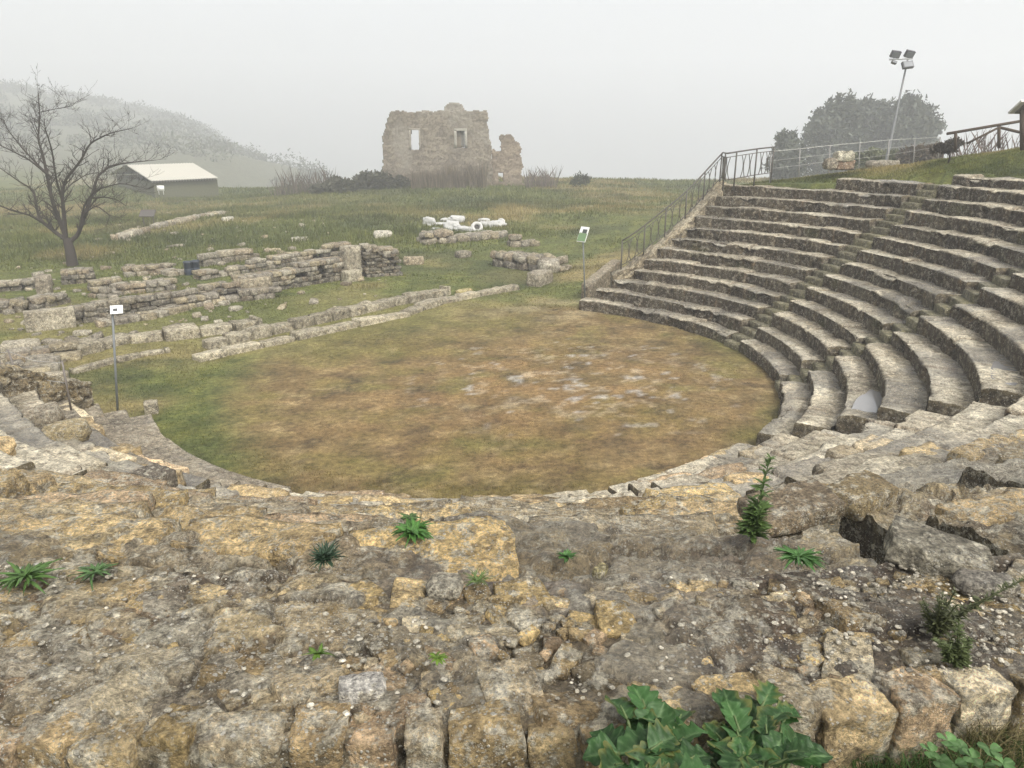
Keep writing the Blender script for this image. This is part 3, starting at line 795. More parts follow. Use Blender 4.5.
pl2 = [(490, 196), (490.5, 151), (499.7, 151), (499.4, 142), (501, 135.3), (509, 134.4), (514.5, 138), (516, 142), (520, 144), (520.8, 152.8), (522.3, 178), (523.5, 196)]
YS = YB+1.0
mb = MB(); solid_wall(mb, [bp(*p, YS) for p in pl2], [[bp(498, 173, YS), bp(503, 173, YS), bp(503, 183, YS), bp(498, 183, YS)]], YS, 1.6, .10, (.235, .19, .14), 5, .16)
hpart(mb, 'broken_side_wall', M['plaster'])
pl3 = [(443.4, 112.5), (445.5, 107), (449, 102.8), (455, 102), (459.8, 103.6), (463, 107), (466, 112.5)]
mb = MB(); solid_wall(mb, [bp(*p, YB+.25) for p in pl3], [], YB+.25, .55, .12, (.27, .25, .21), 9, .06, False)
hpart(mb, 'gable_stump', M['plaster'])
# pale stone surrounds, set a little proud of the wall
def frame_bars(rect, wdt, Y, mat_col):
    (xa, za), (xb, zb) = rect
    mb = MB()
    block(mb, ((xa+xb)/2, Y, za+wdt/2), (xb-xa+2*wdt, .3, wdt), 0, (0, 0), mat_col, 4, .05, .05, 1)
    block(mb, (xa-wdt/2, Y, (za+zb)/2), (wdt, .3, za-zb), 0, (0, 0), mat_col, 4, .05, .05, 2)
    block(mb, (xb+wdt/2, Y, (za+zb)/2), (wdt, .3, za-zb), 0, (0, 0), np.array(mat_col)*.9, 4, .05, .05, 3)
    return mb
f1_ = hpart(frame_bars((bp(410.4, 130), bp(419.4, 150)), .16, YB+.05, (.30, .27, .22)), 'window_surround', M['plaster'])
f2_ = hpart(frame_bars((bp(456.5, 131), bp(465, 147.5)), .24, YB+.05, (.34, .32, .27)), 'window_surround', M['plaster'])
mb = MB(); a_ = bp(456.5, 131); b_ = bp(460.8, 147.5)
block(mb, ((a_[0]+b_[0])/2, YB+.5, (a_[1]+b_[1])/2), (b_[0]-a_[0]+.1, .35, a_[1]-b_[1]+.1), 0, (0, 0), (.21, .18, .135), 6, .02, .05, 4)
hpart(mb, 'window_infill', M['plaster'])
mb = MB(); a_ = bp(461, 131.5); b_ = bp(464.4, 147)
block(mb, ((a_[0]+b_[0])/2, YB+.62, (a_[1]+b_[1])/2), (b_[0]-a_[0], .12, a_[1]-b_[1]+.1), 0, (0, 0), (.44, .42, .38), 4, .02, .03, 4)
hpart(mb, 'window_pale_panel', M['plaster'])

# ------------------------------------------------------------------ shed with pale roof
a_ = at_y(151, 181, 88); b_ = at_y(218, 178, 90); c_ = at_y(192.5, 163, 98); d_ = at_y(126, 165, 96)
e_ = d_ + (d_-a_)*np.array((.9, .9, -1)); f_ = c_ + (c_-b_)*np.array((.9, .9, -1))
org2 = np.array((a_[0], a_[1], float(ground(a_[0], a_[1]))))
shed = empty('shed', org2, 'long shed with a pale sheet roof in the mist behind the bare tree', 'shed')
def slab(mb, q, th, col, ns=24, rib=.05):
    q = np.array(q); u = np.linspace(0, 1, ns*4+1)[:, None, None]; v = np.linspace(0, 1, 5)[None, :, None]
    P = (q[0]*(1-u)+q[1]*u)*(1-v)+(q[3]*(1-u)+q[2]*u)*v
    P[..., 2] += (rib*np.cos(np.arange(ns*4+1)*PI/2))[:, None]
    n = P.shape[0]*5
    Q = P.copy(); Q[..., 2] -= th
    mb.add(P.reshape(-1, 3), grid_faces(P.shape[0], 5), np.append(col, 0)); mb.add(Q.reshape(-1, 3), grid_faces(P.shape[0], 5, flip=True), np.append(np.array(col)*.6, 0))
mb = MB(); slab(mb, (a_, b_, c_, d_), .15, (.50, .475, .40)); slab(mb, (d_, c_, f_, e_), .15, (.48, .45, .38))
o = mb.build('roof', M['paint'], shed, smooth=False); o.location = -org2
mb = MB()
for p, q in ((a_, b_), (b_, f_), (f_, e_), (e_, a_)):
    n = 14
    if abs(p[2]-q[2]) > 4: continue
    k_ = lambda w: np.array([w[0]+.15*(c_[0]-w[0])*.3, w[1]+.4, w[2]])
    p2, q2 = k_(p), k_(q); V = []
    for i in range(n+1):
        t = i/n; w = p2*(1-t)+q2*t
        V += [(w[0], w[1], org2[2]-1.5), (w[0], w[1], w[2]-.2)]
    V = np.array(V); mb.add(V, grid_faces(n+1, 2), np.array((.105, .105, .065, 0)))
o = mb.build('wall', M['plaster'], shed, smooth=False); o.location = -org2
p = at_y(161, 191.5, 86); mb = MB(); box(mb, p+np.array((0, 0, .35)), (.75, .12, .55), (.8, .79, .75, 0)); box(mb, p+np.array((-.25, 0, -.1)), (.06, .06, .5), (.5, .5, .48, 0)); box(mb, p+np.array((.25, 0, -.1)), (.06, .06, .5), (.5, .5, .48, 0))
tag(mb.build('panel', M['paint'], origin=p), 'small white panel standing on the grass before the pale-roofed shed', 'panel')
# slanted info table on the field
p = on_ground(149.5, 227); mb = MB()
t = empty('information_table', p, 'small dark slanted information table on two legs on the left field', 'sign')
box(mb, (0, 0, .86), (.95, .06, .62), (.09, .08, .07, 0), rotx(-.9)); mb.build('table_board', M['paint'], t, False)
for s in (-.32, .32):
    mb = MB(); tube(mb, [(s, 0, -.1), (s, 0, .84)], .035, (.09, .08, .07, 0), 6); mb.build('leg', M['metal'], t)

# ------------------------------------------------------------------ foundations and broken walls on the stage side
def rubble(mb, base, heights, th, bl=(.28, .6), ch=.2, seed=0, colf=1., rag=.12, n=3, lean=.03, rnd=.14):
    P = np.array(base, float); seg = np.hypot(*np.diff(P[:, :2], axis=0).T); L = np.concatenate([[0], np.cumsum(seg)])
    rr = random.Random(seed)
    lay = max(1, int(round(max(heights)/ch))); rows = max(1, int(round(th/.38)))
    for l in range(lay):
        z = l*ch
        for r_ in range(rows):
            s = -rr.random()*.3
            while s < L[-1]:
                ln = rr.uniform(*bl); m_ = s+ln/2
                if m_ > L[-1]+.05: break
                h = np.interp(m_, L, heights) + rag*float(fbm(np.array([m_*1.4]), np.array([seed*1.7]), np.array([0.]), 3, 9)[0])*2
                if z + ch*.5 < h and (l == 0 or rr.random() > .09):
                    x = np.interp(m_, L, P[:, 0]); y = np.interp(m_, L, P[:, 1]); zb = np.interp(m_, L, P[:, 2])
                    i = min(max(np.searchsorted(L, m_)-1, 0), len(seg)-1); d = P[i+1]-P[i]; a = math.atan2(d[1], d[0])
                    off = (r_-(rows-1)/2)*th/rows + rr.uniform(-.05, .05)
                    hh = ch*rr.uniform(.85, 1.15) + (.1 if l == 0 else 0)
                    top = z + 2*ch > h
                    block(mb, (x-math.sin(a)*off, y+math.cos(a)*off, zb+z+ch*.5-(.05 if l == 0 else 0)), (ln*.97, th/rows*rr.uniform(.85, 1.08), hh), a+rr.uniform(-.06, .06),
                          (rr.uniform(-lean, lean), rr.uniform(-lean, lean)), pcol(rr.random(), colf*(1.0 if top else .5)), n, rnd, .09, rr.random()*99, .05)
                s += ln*rr.uniform(1., 1.06)
def wallthing(name, label, cat, px, hts, th, **k):
    base = [on_ground(*p) for p in px]; k['ch'] = max(k.get('ch', .2), .19) if max(hts) < 1.3 else k.get('ch', .2)
    if cat == 'ruined wall': hts = [h*.84 for h in hts]
    t = empty(name, base[0], label, cat)
    mb = MB(); rubble(mb, base, hts, th, **k)
    o = mb.build('masonry', M['wall'], t); o.location = -base[0]
    return t, base
def bigblock(t, base0, px, size, rz, seed, col, name='large_block', tilt=(0, 0), up=0, n=6, rnd=.1):
    p = on_ground(*px); mb = MB()
    block(mb, p + np.array((0, 0, size[2]/2-.08+up)), size, rz, tilt, col, n, rnd, .06, seed)
    o = mb.build(name, M['wall'], t); o.location = -base0
    return o
# edge of the stage: low front slabs and taller rear blocks
SG = on_ground(515, 290)-on_ground(190, 360); SA = math.atan2(SG[1], SG[0])
def kerb(label, px, size, n, seed, colf=1.15, name='stone_kerb', jit=.03):
    base = np.array([on_ground(*p) for p in px]); seg = np.hypot(*np.diff(base[:, :2], axis=0).T); L = np.concatenate([[0], np.cumsum(seg)])
    rr = random.Random(seed); t = empty(name, base[0], label, 'stone kerb')
    s = 0
    while s < L[-1]-.1:
        ln = min(rr.uniform(.75, 1.3)*size[0], L[-1]-s); m_ = s+ln/2
        p = np.array([np.interp(m_, L, base[:, i]) for i in range(3)]); i = min(max(np.searchsorted(L, m_)-1, 0), len(seg)-1); d = base[i+1]-base[i]; a = math.atan2(d[1], d[0])
        mb = MB(); hh = size[2]*rr.uniform(.8, 1.2)
        off = rr.uniform(-jit, jit)
        block(mb, p + np.array((-math.sin(a)*off, math.cos(a)*off, hh/2-.1)), (ln*.97, size[1]*rr.uniform(.85, 1.1), hh+.1), a+rr.uniform(-.04, .04), (rr.uniform(-.05, .05), rr.uniform(-.04, .04)),
              np.array((.33, .30, .225))*colf*rr.uniform(.65, 1.05), n, .10, .12, rr.random()*99)
        o = mb.build('kerb_stone', M['wall'], t); o.location = -base[0]
        s += ln*rr.uniform(1., 1.05)
    return t
kerb('front line of pale low kerb slabs along the grass edge of the orchestra', [(196, 361), (300, 338), (395, 318), (440, 303), (516, 289)], (.95, .5, .22), 6, 3, 1.25)
kerb('rear line of taller grey foundation blocks behind the pale low slabs', [(205, 349), (300, 327), (385, 307), (447, 294)], (.8, .5, .36), 6, 4, .95)
kerb('line of big worn blocks on the grass left of the two long kerb lines', [(72, 356), (120, 343), (175, 338), (230, 331), (258, 326)], (.8, .7, .33), 6, 5, 1.05)
kerb('short low line of half buried stones in the grass nearest the left sign post', [(72, 374), (110, 364), (150, 355), (170, 352)], (.6, .28, .16), 5, 6, 1.1)
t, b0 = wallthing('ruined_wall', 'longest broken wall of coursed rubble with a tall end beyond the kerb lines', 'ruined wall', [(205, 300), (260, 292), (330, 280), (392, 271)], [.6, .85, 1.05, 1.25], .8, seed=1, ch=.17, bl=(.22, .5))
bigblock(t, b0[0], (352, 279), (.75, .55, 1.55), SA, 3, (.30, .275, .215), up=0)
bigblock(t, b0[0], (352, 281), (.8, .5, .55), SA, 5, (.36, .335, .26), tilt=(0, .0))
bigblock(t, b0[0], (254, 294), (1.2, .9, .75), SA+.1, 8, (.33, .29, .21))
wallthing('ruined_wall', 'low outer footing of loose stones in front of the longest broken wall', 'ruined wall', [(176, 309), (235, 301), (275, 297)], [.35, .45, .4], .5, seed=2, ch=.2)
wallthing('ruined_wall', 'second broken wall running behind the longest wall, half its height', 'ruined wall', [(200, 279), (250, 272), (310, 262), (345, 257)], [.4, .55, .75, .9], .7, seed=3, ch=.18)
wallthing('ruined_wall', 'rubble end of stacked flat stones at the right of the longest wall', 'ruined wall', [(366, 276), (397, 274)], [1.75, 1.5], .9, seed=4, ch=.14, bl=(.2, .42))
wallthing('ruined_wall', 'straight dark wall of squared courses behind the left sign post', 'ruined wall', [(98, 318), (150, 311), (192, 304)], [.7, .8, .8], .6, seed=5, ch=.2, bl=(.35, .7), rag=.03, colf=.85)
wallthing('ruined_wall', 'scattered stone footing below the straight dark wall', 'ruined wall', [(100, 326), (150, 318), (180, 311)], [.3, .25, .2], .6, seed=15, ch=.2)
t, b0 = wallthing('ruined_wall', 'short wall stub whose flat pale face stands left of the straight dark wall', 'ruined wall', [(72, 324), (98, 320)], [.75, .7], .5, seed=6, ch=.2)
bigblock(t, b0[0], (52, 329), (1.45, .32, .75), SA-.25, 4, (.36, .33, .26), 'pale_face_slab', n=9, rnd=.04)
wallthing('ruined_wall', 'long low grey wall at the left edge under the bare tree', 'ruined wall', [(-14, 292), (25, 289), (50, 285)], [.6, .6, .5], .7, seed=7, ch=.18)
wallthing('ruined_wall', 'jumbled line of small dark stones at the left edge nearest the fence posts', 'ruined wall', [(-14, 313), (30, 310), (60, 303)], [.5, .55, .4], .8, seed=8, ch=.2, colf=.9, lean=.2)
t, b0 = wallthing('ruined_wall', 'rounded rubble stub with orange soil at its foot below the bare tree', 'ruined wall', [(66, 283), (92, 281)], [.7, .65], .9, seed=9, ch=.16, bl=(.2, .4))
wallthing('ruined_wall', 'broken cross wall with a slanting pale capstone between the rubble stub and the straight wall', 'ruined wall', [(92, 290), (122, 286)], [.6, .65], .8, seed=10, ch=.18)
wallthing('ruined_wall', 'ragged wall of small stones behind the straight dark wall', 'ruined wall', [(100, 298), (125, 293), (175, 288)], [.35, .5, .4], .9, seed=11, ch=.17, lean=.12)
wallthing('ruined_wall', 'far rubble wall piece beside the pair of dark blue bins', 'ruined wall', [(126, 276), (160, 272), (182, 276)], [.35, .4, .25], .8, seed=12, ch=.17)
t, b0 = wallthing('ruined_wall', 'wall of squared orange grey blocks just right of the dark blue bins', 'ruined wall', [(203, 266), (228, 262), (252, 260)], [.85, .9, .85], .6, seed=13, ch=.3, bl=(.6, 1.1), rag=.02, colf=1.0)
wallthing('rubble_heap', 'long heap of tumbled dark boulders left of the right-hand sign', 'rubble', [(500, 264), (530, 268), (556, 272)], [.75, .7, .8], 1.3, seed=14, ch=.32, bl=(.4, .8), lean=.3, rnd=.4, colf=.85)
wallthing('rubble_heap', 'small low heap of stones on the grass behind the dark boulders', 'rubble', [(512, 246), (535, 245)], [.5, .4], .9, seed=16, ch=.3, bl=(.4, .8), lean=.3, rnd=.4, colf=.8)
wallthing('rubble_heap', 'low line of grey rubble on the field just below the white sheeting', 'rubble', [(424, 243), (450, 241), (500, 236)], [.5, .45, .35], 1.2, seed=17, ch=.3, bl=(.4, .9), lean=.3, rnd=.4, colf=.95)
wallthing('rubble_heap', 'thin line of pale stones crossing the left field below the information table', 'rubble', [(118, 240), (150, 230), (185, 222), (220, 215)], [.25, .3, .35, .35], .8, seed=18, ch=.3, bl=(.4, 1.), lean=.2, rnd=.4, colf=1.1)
# loose stones
def stone(px, size, label, col=None, rz=0, tilt=(0, 0), n=6, rnd=.3, rough=.14, z=None, mat='wall', name='stone', cat='stone', sink=.12, p=None):
    if p is None: p = on_ground(*px) if z is None else at_z(*px, z)
    mb = MB(); block(mb, (0, 0, size[2]*(.5-sink)), size, rz, tilt, pcol() if col is None else col, n, rnd, rough, random.random()*99, .1)
    o = mb.build(name, M[mat]); o.location = p
    return tag(o, label, cat)
stone((152, 413), (.30, .26, .32), 'small square grey stone standing at the orchestra edge beside the left slabs', (.33, .30, .23), .4, n=9, rnd=.12)
stone((540, 284), (1.25, .62, .62), 'big squared grey block lying at the right end of the kerb line', (.30, .27, .21), SA+.25, n=9, rnd=.12)
stone((548, 272), (.95, .75, .7), 'rounded grey boulder behind the big squared block', (.34, .32, .27), .6, n=9, rnd=.6)
stone((563, 270), (1.2, .35, .25), 'flat slab leaning right of the rounded boulder', (.31, .27, .2), SA+.2, (0, .1))
stone((414, 264), (.95, .5, .42), 'lone tan stone lying on the grass right of the longest wall end', (.36, .30, .21), .2)
stone((463, 257), (.75, .55, .35), 'lone dark split stone on the grass below the white sheeting', (.2, .18, .14), .8)
stone((464, 293), (.75, .3, .16), 'yellowish flat stone lying on the end of the rear kerb', (.44, .37, .18), SA)
stone((46, 296), (.55, .55, .95), 'upright pointed grey stone among the left ruins', (.25, .22, .17), .3, n=6, rnd=.4)
stone((83, 335), (.5, .3, .16), 'small pale stone on grass below the wall stub', (.4, .37, .3))
stone((22, 350), (1.0, .6, .3), 'flat pale stone in the grass at the left edge', (.38, .35, .28), .4)
for i, (x, y) in enumerate([(8, 366), (24, 372), (40, 362), (14, 380), (34, 384), (52, 374)]):
    pass
wallthing('paving', 'patch of cracked grey paving slabs behind the left fence posts', 'paving', [(-6, 378), (30, 372), (62, 369)], [.12, .12, .12], 2.4, seed=21, ch=.14, bl=(.4, .9), rag=.0, colf=1.0, lean=.04)
wallthing('ruined_wall', 'low brown mound of blocks above the cracked grey paving', 'ruined wall', [(18, 359), (50, 355), (74, 353)], [.35, .4, .3], .9, seed=22, ch=.2, bl=(.5, 1.))
for (px, sz, lab) in [((300, 241), (.9, .5, .25), 'white stones lying in grass behind the longest wall'), ((228, 221), (.7, .4, .3), 'pale stone far out on the left field near the thin stone line'),
                      ((383, 237), (1., .7, .35), 'pale heap of crushed stone right behind the tall wall end')]:
    stone(px, sz, lab, (.50, .48, .42), .3, n=9, rnd=.4, rough=.3)

# bins
def bin_(px, label):
    p = on_ground(*px); t = empty('bin', p, label, 'bin', 'dark blue bins among the ruins'); mb = MB()
    n = 14; prof = [(q*.62, w*.72) for q, w in [(.0, .0), (.25, 0), (.27, .02), (.285, .4), (.27, .42), (.285, .44), (.29, .8), (.31, .82), (.31, .86), (.27, .86), (.26, .2)]]
    V = np.array([(r_*math.cos(a), r_*math.sin(a), z) for a in np.arange(n+1)*2*PI/n for r_, z in prof])
    mb.add(V, grid_faces(n+1, len(prof)), np.array((.035, .045, .06, 0))); mb.build('drum', M['paint'], t)
    mb = MB(); tube(mb, [(.185*math.cos(a), .185*math.sin(a), .575) for a in np.linspace(0, 2*PI, 17)], .018, (.08, .09, .10, 0), 6); mb.build('rim', M['metal'], t)
bin_((189, 275), 'dark blue plastic bin among the ruins, left of a pair')
bin_((196.5, 274), 'dark blue plastic bin among the ruins, right of a pair')

# white sheeting and painted tyres on the field
def lump(px, size, label, seed, name='white_sheet', col=(.44, .435, .41)):
    size = np.array(size)*.72; p = on_ground(*px); mb = MB(); V, Fc = CUBE[14]; L = np.linalg.norm(V, axis=1, keepdims=True); V = (V*.35+V/L*.8)*np.array(size)/2
    d = fbm(V[:, 0]*2+seed, V[:, 1]*2, V[:, 2]*2, 4, 5)[:, None]*.5 + np.abs(fbm(V[:, 0]*4+seed, V[:, 1]*4, V[:, 2]*4, 3, 6))[:, None]*.25
    V = V*(1+d*1.5) + np.array((0, 0, size[2]*.35)); mb.add(V, Fc, np.array((*col, 0)))
    o = mb.build(name, M['tarp']); o.location = p; return tag(o, label, 'plastic sheet')
lump((428, 225), (1.0, .9, .75), 'crumpled white plastic bundle, leftmost on the field', 1)
lump((441, 225), (2.4, .6, .25), 'flat white plastic strip joining the leftmost bundle to the big heap', 2)
lump((453, 230), (1.2, .9, .95), 'big crumpled white plastic heap in the middle of the white sheeting', 3)
lump((457, 222), (1.1, .7, .6), 'small white plastic bundle just behind the big heap', 7)
lump((464, 231), (1.6, .8, .5), 'low white plastic fold right of the big heap', 4)
lump((446, 221), (.8, .5, .3), 'small white plastic scrap lying behind the flat strip', 8)
lump((484, 222), (.9, .5, .35), 'white plastic scrap behind the larger tyre', 9)
lump((436, 230), (.7, .4, .2), 'flat white plastic scrap in front of the flat strip', 10)
lump((489, 227), (1.9, .8, .6), 'long white plastic roll between the two white tyres', 5)
def tyre(px, r_, tilt, label, yaw=0.):
    p = on_ground(*px); t = empty('tyre', p + np.array((0, 0, r_*.6)), label, 'tyre', 'white tyres on the field'); t.rotation_euler = (tilt, 0, yaw)
    mb = MB(); V = []; n, m_ = 24, 12
    for i in range(n+1):
        a = i*2*PI/n
        for j in range(m_+1):
            b = j*2*PI/m_; q = r_*.72+r_*.28*math.cos(b); V.append((q*math.cos(a), r_*.34*math.sin(b), q*math.sin(a)))
    mb.add(np.array(V), grid_faces(n+1, m_+1), np.array((.5, .49, .46, 0))); mb.build('tread_ring', M['tarp'], t)
    mb = MB(); V = np.array([(r_*.5*math.cos(a)*q, .04*q, r_*.5*math.sin(a)*q) for a in np.arange(n+1)*2*PI/n for q in (.15, 1)])  # dark disc across the hole stands in for the shade inside
    mb.add(V, grid_faces(n+1, 2), np.array((.06, .055, .05, 0))); mb.build('hole_shade_disc', M['tarp'], t)
tyre((477, 231), .38, -.6, 'larger white tyre with dark hollow on the field', .2)
tyre((501, 225), .28, -.5, 'smaller white tyre at the right end of the sheeting', -.3)
for px, lab, s_ in (((196, 0), '', 0),):
    pass

# ------------------------------------------------------------------ metal railing of the far bank
rail = empty('metal_railing', (*pA[0], 0), 'grey metal railing with bowed bars climbing beside the far seat bank', 'railing')
def railpart(mb, name): o = mb.build(name, M['metal'], rail); o.location = (-pA[0][0], -pA[0][1], 0); return o
pR = end_path(A_END, 3, 12, .22); zR = np.array([zk(k)+.08 for k in range(3, 13)])
# lengthen at the top along the upper path
ext = np.array([at_z(725, 184, 4.45)[:2], at_z(741, 182, 4.5)[:2], at_z(756, 179.5, 4.55)[:2], at_z(771, 177, 4.6)[:2]])
PR = np.vstack([np.column_stack([pR, zR]), np.column_stack([ext, [4.42, 4.5, 4.56, 4.6]])])
Ls = np.concatenate([[0], np.cumsum(np.linalg.norm(np.diff(PR[:, :2], axis=0), axis=1))])
def rp(s, dz=0): return np.array([np.interp(s, Ls, PR[:, 0]), np.interp(s, Ls, PR[:, 1]), np.interp(s, Ls, PR[:, 2])+dz])
gc = (.085, .078, .065, 0); HR = 1.08
Sstop = Ls[9]
posts = list(np.linspace(.35, Sstop-.05, 6)) + list(np.linspace(Sstop, Ls[-1], 5)[1:])
for s in posts:
    mb = MB(); tube(mb, [rp(s, -.25), rp(s, HR)], .028, gc, 6); railpart(mb, 'post')
for hh, r_ in ((HR, .028), (HR-.14, .014), (.16, .016)):
    mb = MB(); tube(mb, [rp(s, hh) for s in np.linspace(posts[0], posts[-1], 40)], r_, gc, 6); railpart(mb, 'rail')
for a, b in zip(posts[:-1], posts[1:]):
    mb = MB()
    for f_, bow in ((.22, 1), (.42, -1), (.58, 1), (.78, -1)):
        s = a+(b-a)*f_
        tube(mb, [rp(s+bow*.10*math.sin(t*PI), .16+(HR-.30)*t) for t in np.linspace(0, 1, 9)], .015, gc, 5)
    railpart(mb, 'bowed_bars')
# wire fence on the upper terrace
wf = empty('wire_fence', at_z(771, 177, 4.6), 'thin wire fence with slim posts running from the railing past the floodlight mast', 'fence')
wo = np.array(wf.location)
fp = [at_y(771, 176, 30.)] + [at_y(x, y, Y_) for x, y, Y_ in ((800, 172, 31.5), (830, 168, 33), (860, 165, 34.5), (889, 161, 36), (915, 156, 36), (940, 150, 35))]
tops = [at_y(771, 151.5, 30.)] + [at_y(x, y, Y_) for x, y, Y_ in ((800, 148.8, 31.5), (830, 145.5, 33), (860, 142.8, 34.5), (889, 140, 36), (915, 138.8, 36), (940, 137, 35))]
for a, b in zip(fp, tops):
    mb = MB(); tube(mb, [a-np.array((0, 0, .6))-wo, b-wo], .022, (.25, .24, .22, 0), 6); mb.build('post', M['metal'], wf)
for q in (1., .62, .3):
    mb = MB(); tube(mb, [a+(b-a)*q-wo for a, b in zip(fp, tops)], .013 if q == 1 else .006, (.42, .41, .38, 0), 5); mb.build('wire', M['metal'], wf)

# ------------------------------------------------------------------ floodlight mast
YL = 45.
bt = at_y(885.5, 164, YL); tp = at_y(908, 58, YL+.3)
mast = empty('floodlight_mast', bt, 'leaning grey steel mast carrying four floodlights before the dark trees', 'lamp post')
mb = MB(); d = tp-bt; tube(mb, [-d*.25, d*.0, d*.45, d*.46, d], [.10, .09, .075, .06, .045], (.17, .175, .175, 0), 10); mb.build('pole', M['metal'], mast)
e1 = at_y(889.5, 59.5, YL)-bt; e2 = at_y(912.5, 58.5, YL)-bt
mb = MB(); tube(mb, [e1, e2], .05, (.45, .46, .46, 0), 6); mb.build('crossbar', M['metal'], mast)
def flood(px, py, w, h, roll, pitch, dark=.05):
    p = at_y(px, py, YL-.05)-bt; Rm = rotx(pitch) @ roty(roll)
    mb = MB(); box(mb, p, (w, .16, h), (dark, dark, dark*1.1, 0), Rm); o = mb.build('floodlight', M['metal'], mast, False)
    m2 = MB(); box(m2, p + Rm @ np.array((0, -.095, 0)), (w*.84, .025, h*.8), (.16, .17, .18, 0), Rm); m2.build('lens', M['paint'], o, False)
    m3 = MB(); q = p+Rm @ np.array((0, .12, -h*.4)); tube(m3, [q, np.array((q[0], e1[1], e1[2] if q[2] > e1[2] else e2[2]))], .025, (.4, .4, .4, 0), 6); m3.build('bracket', M['metal'], o)
flood(895.5, 54.2, .50, .34, .12, .5); flood(909.5, 54., .48, .36, .2, .5); flood(907.5, 65., .58, .38, -.12, -.5, .04); flood(894, 62.4, .26, .14, .35, -.3, .06)

# ------------------------------------------------------------------ wooden fence, board on the right
YW = 25.5
wfn = empty('wooden_fence', at_y(955, 140, YW), 'dark wooden rail fence with slanting braces at the top of the grass slope', 'fence'); wo = np.array(wfn.location)
wc = (.075, .058, .042, 0)
def wbar(a, b, r_, name): mb = MB(); tube(mb, [a-wo, b-wo], r_, wc, 7); mb.build(name, M['bark'], wfn)
P_ = lambda x, y, Y_=YW: at_y(x, y, Y_)
wbar(P_(947, 133.8), P_(1045, 117), .045, 'rail'); wbar(P_(955.5, 150), P_(955.5, 131.5), .045, 'post'); wbar(P_(999, 148), P_(999, 126), .05, 'post')
wbar(P_(967, 143.5), P_(999, 127.5), .035, 'brace'); wbar(P_(1000, 127.5), P_(1040, 137), .045, 'brace')
bd = empty('information_board', at_y(1022, 143, 24), 'information board with pale framed slanted roof on a dark post at the right edge', 'sign'); bo = np.array(bd.location)
mb = MB(); tube(mb, [at_y(1022.5, 150, 24)-bo, at_y(1022.5, 108, 24)-bo], .075, wc, 8); mb.build('post', M['bark'], bd)
ctr = at_y(1029, 107, 24)-bo
mb = MB(); box(mb, ctr, (.85, .62, .06), (.50, .49, .46, 0), rotx(-.55) @ roty(.0)); mb.build('board_frame', M['paint'], bd, False)
mb = MB(); box(mb, ctr + rotx(-.55) @ np.array((.05, 0, -.055)), (.66, .46, .03), (.16, .15, .14, 0), rotx(-.55)); mb.build('board_panel', M['paint'], bd, False)

# ------------------------------------------------------------------ sign posts
def signpost(base, top, label, bw, bh, yaw, pitch, face, seed, shift=0.):
    t = empty('sign_post', base, label, 'sign'); d = top-base
    mb = MB(); tube(mb, [-d*.08, d], .026, (.16, .17, .17, 0), 8); mb.build('post', M['metal'], t)
    Rm = rotz(yaw) @ rotx(pitch)
    c = d + np.array((shift, 0, bh*.35))
    mb = MB(); box(mb, c, (bw, .025, bh), (.78, .78, .75, 0), Rm); b = mb.build('board', M['paint'], t, False)
    for (ux, uz, w_, h_, col) in face:
        m2 = MB(); box(m2, c + Rm @ np.array((ux*bw, -.018, uz*bh)), (w_*bw, .012, h_*bh), (*col, 0), Rm); m2.build('printed_field', M['paint'], b, False)
    return t
gb = on_ground(585, 300)
signpost(gb, at_y(583, 240, gb[1]), 'slim post with a tilted green and white board beside the far seat bank', .40, .60, -.75, -.45, [(0, -.2, .92, .52, (.16, .25, .12)), (.12, .2, .5, .26, (.05, .06, .05)), (-.3, .05, .2, .12, (.3, .36, .25))], 1)
wb = at_z(118, 418, .0)
t = signpost(wb, at_y(112.5, 313, wb[1]), 'slim grey post with a small white tilted board seen from behind, at the left slabs', .25, .21, .35, -.75, [(-.1, -.05, .35, .3, (.05, .05, .05))], 2, .1)

# ------------------------------------------------------------------ thin fence at the left edge
lf = empty('wire_fence', at_z(20, 395, 1.6), 'thin sagging wire fence on rusty posts along the low left wall', 'fence'); lo = np.array(lf.location)
pp = [((5, 392), (-2, 352)), ((22, 388), (8, 350)), ((70, 404), (62, 361))]
tp_ = []
for (a, b) in pp:
    A_ = at_z(*a, 1.55); B_ = at_y(*b, A_[1]); tp_.append((A_, B_)); mb = MB(); tube(mb, [A_-lo-np.array((0, 0, .2)), B_-lo], .018, (.16, .14, .12, 0), 6); mb.build('post', M['metal'], lf)
for q in (.96, .5):
    mb = MB(); pts = [a+(b-a)*q-lo for a, b in tp_]; pts = [pts[0], pts[1], (pts[1]+pts[2])/2-np.array((0, 0, .08)), pts[2]]; tube(mb, pts, .006, (.3, .29, .27, 0), 4); mb.build('wire', M['metal'], lf)

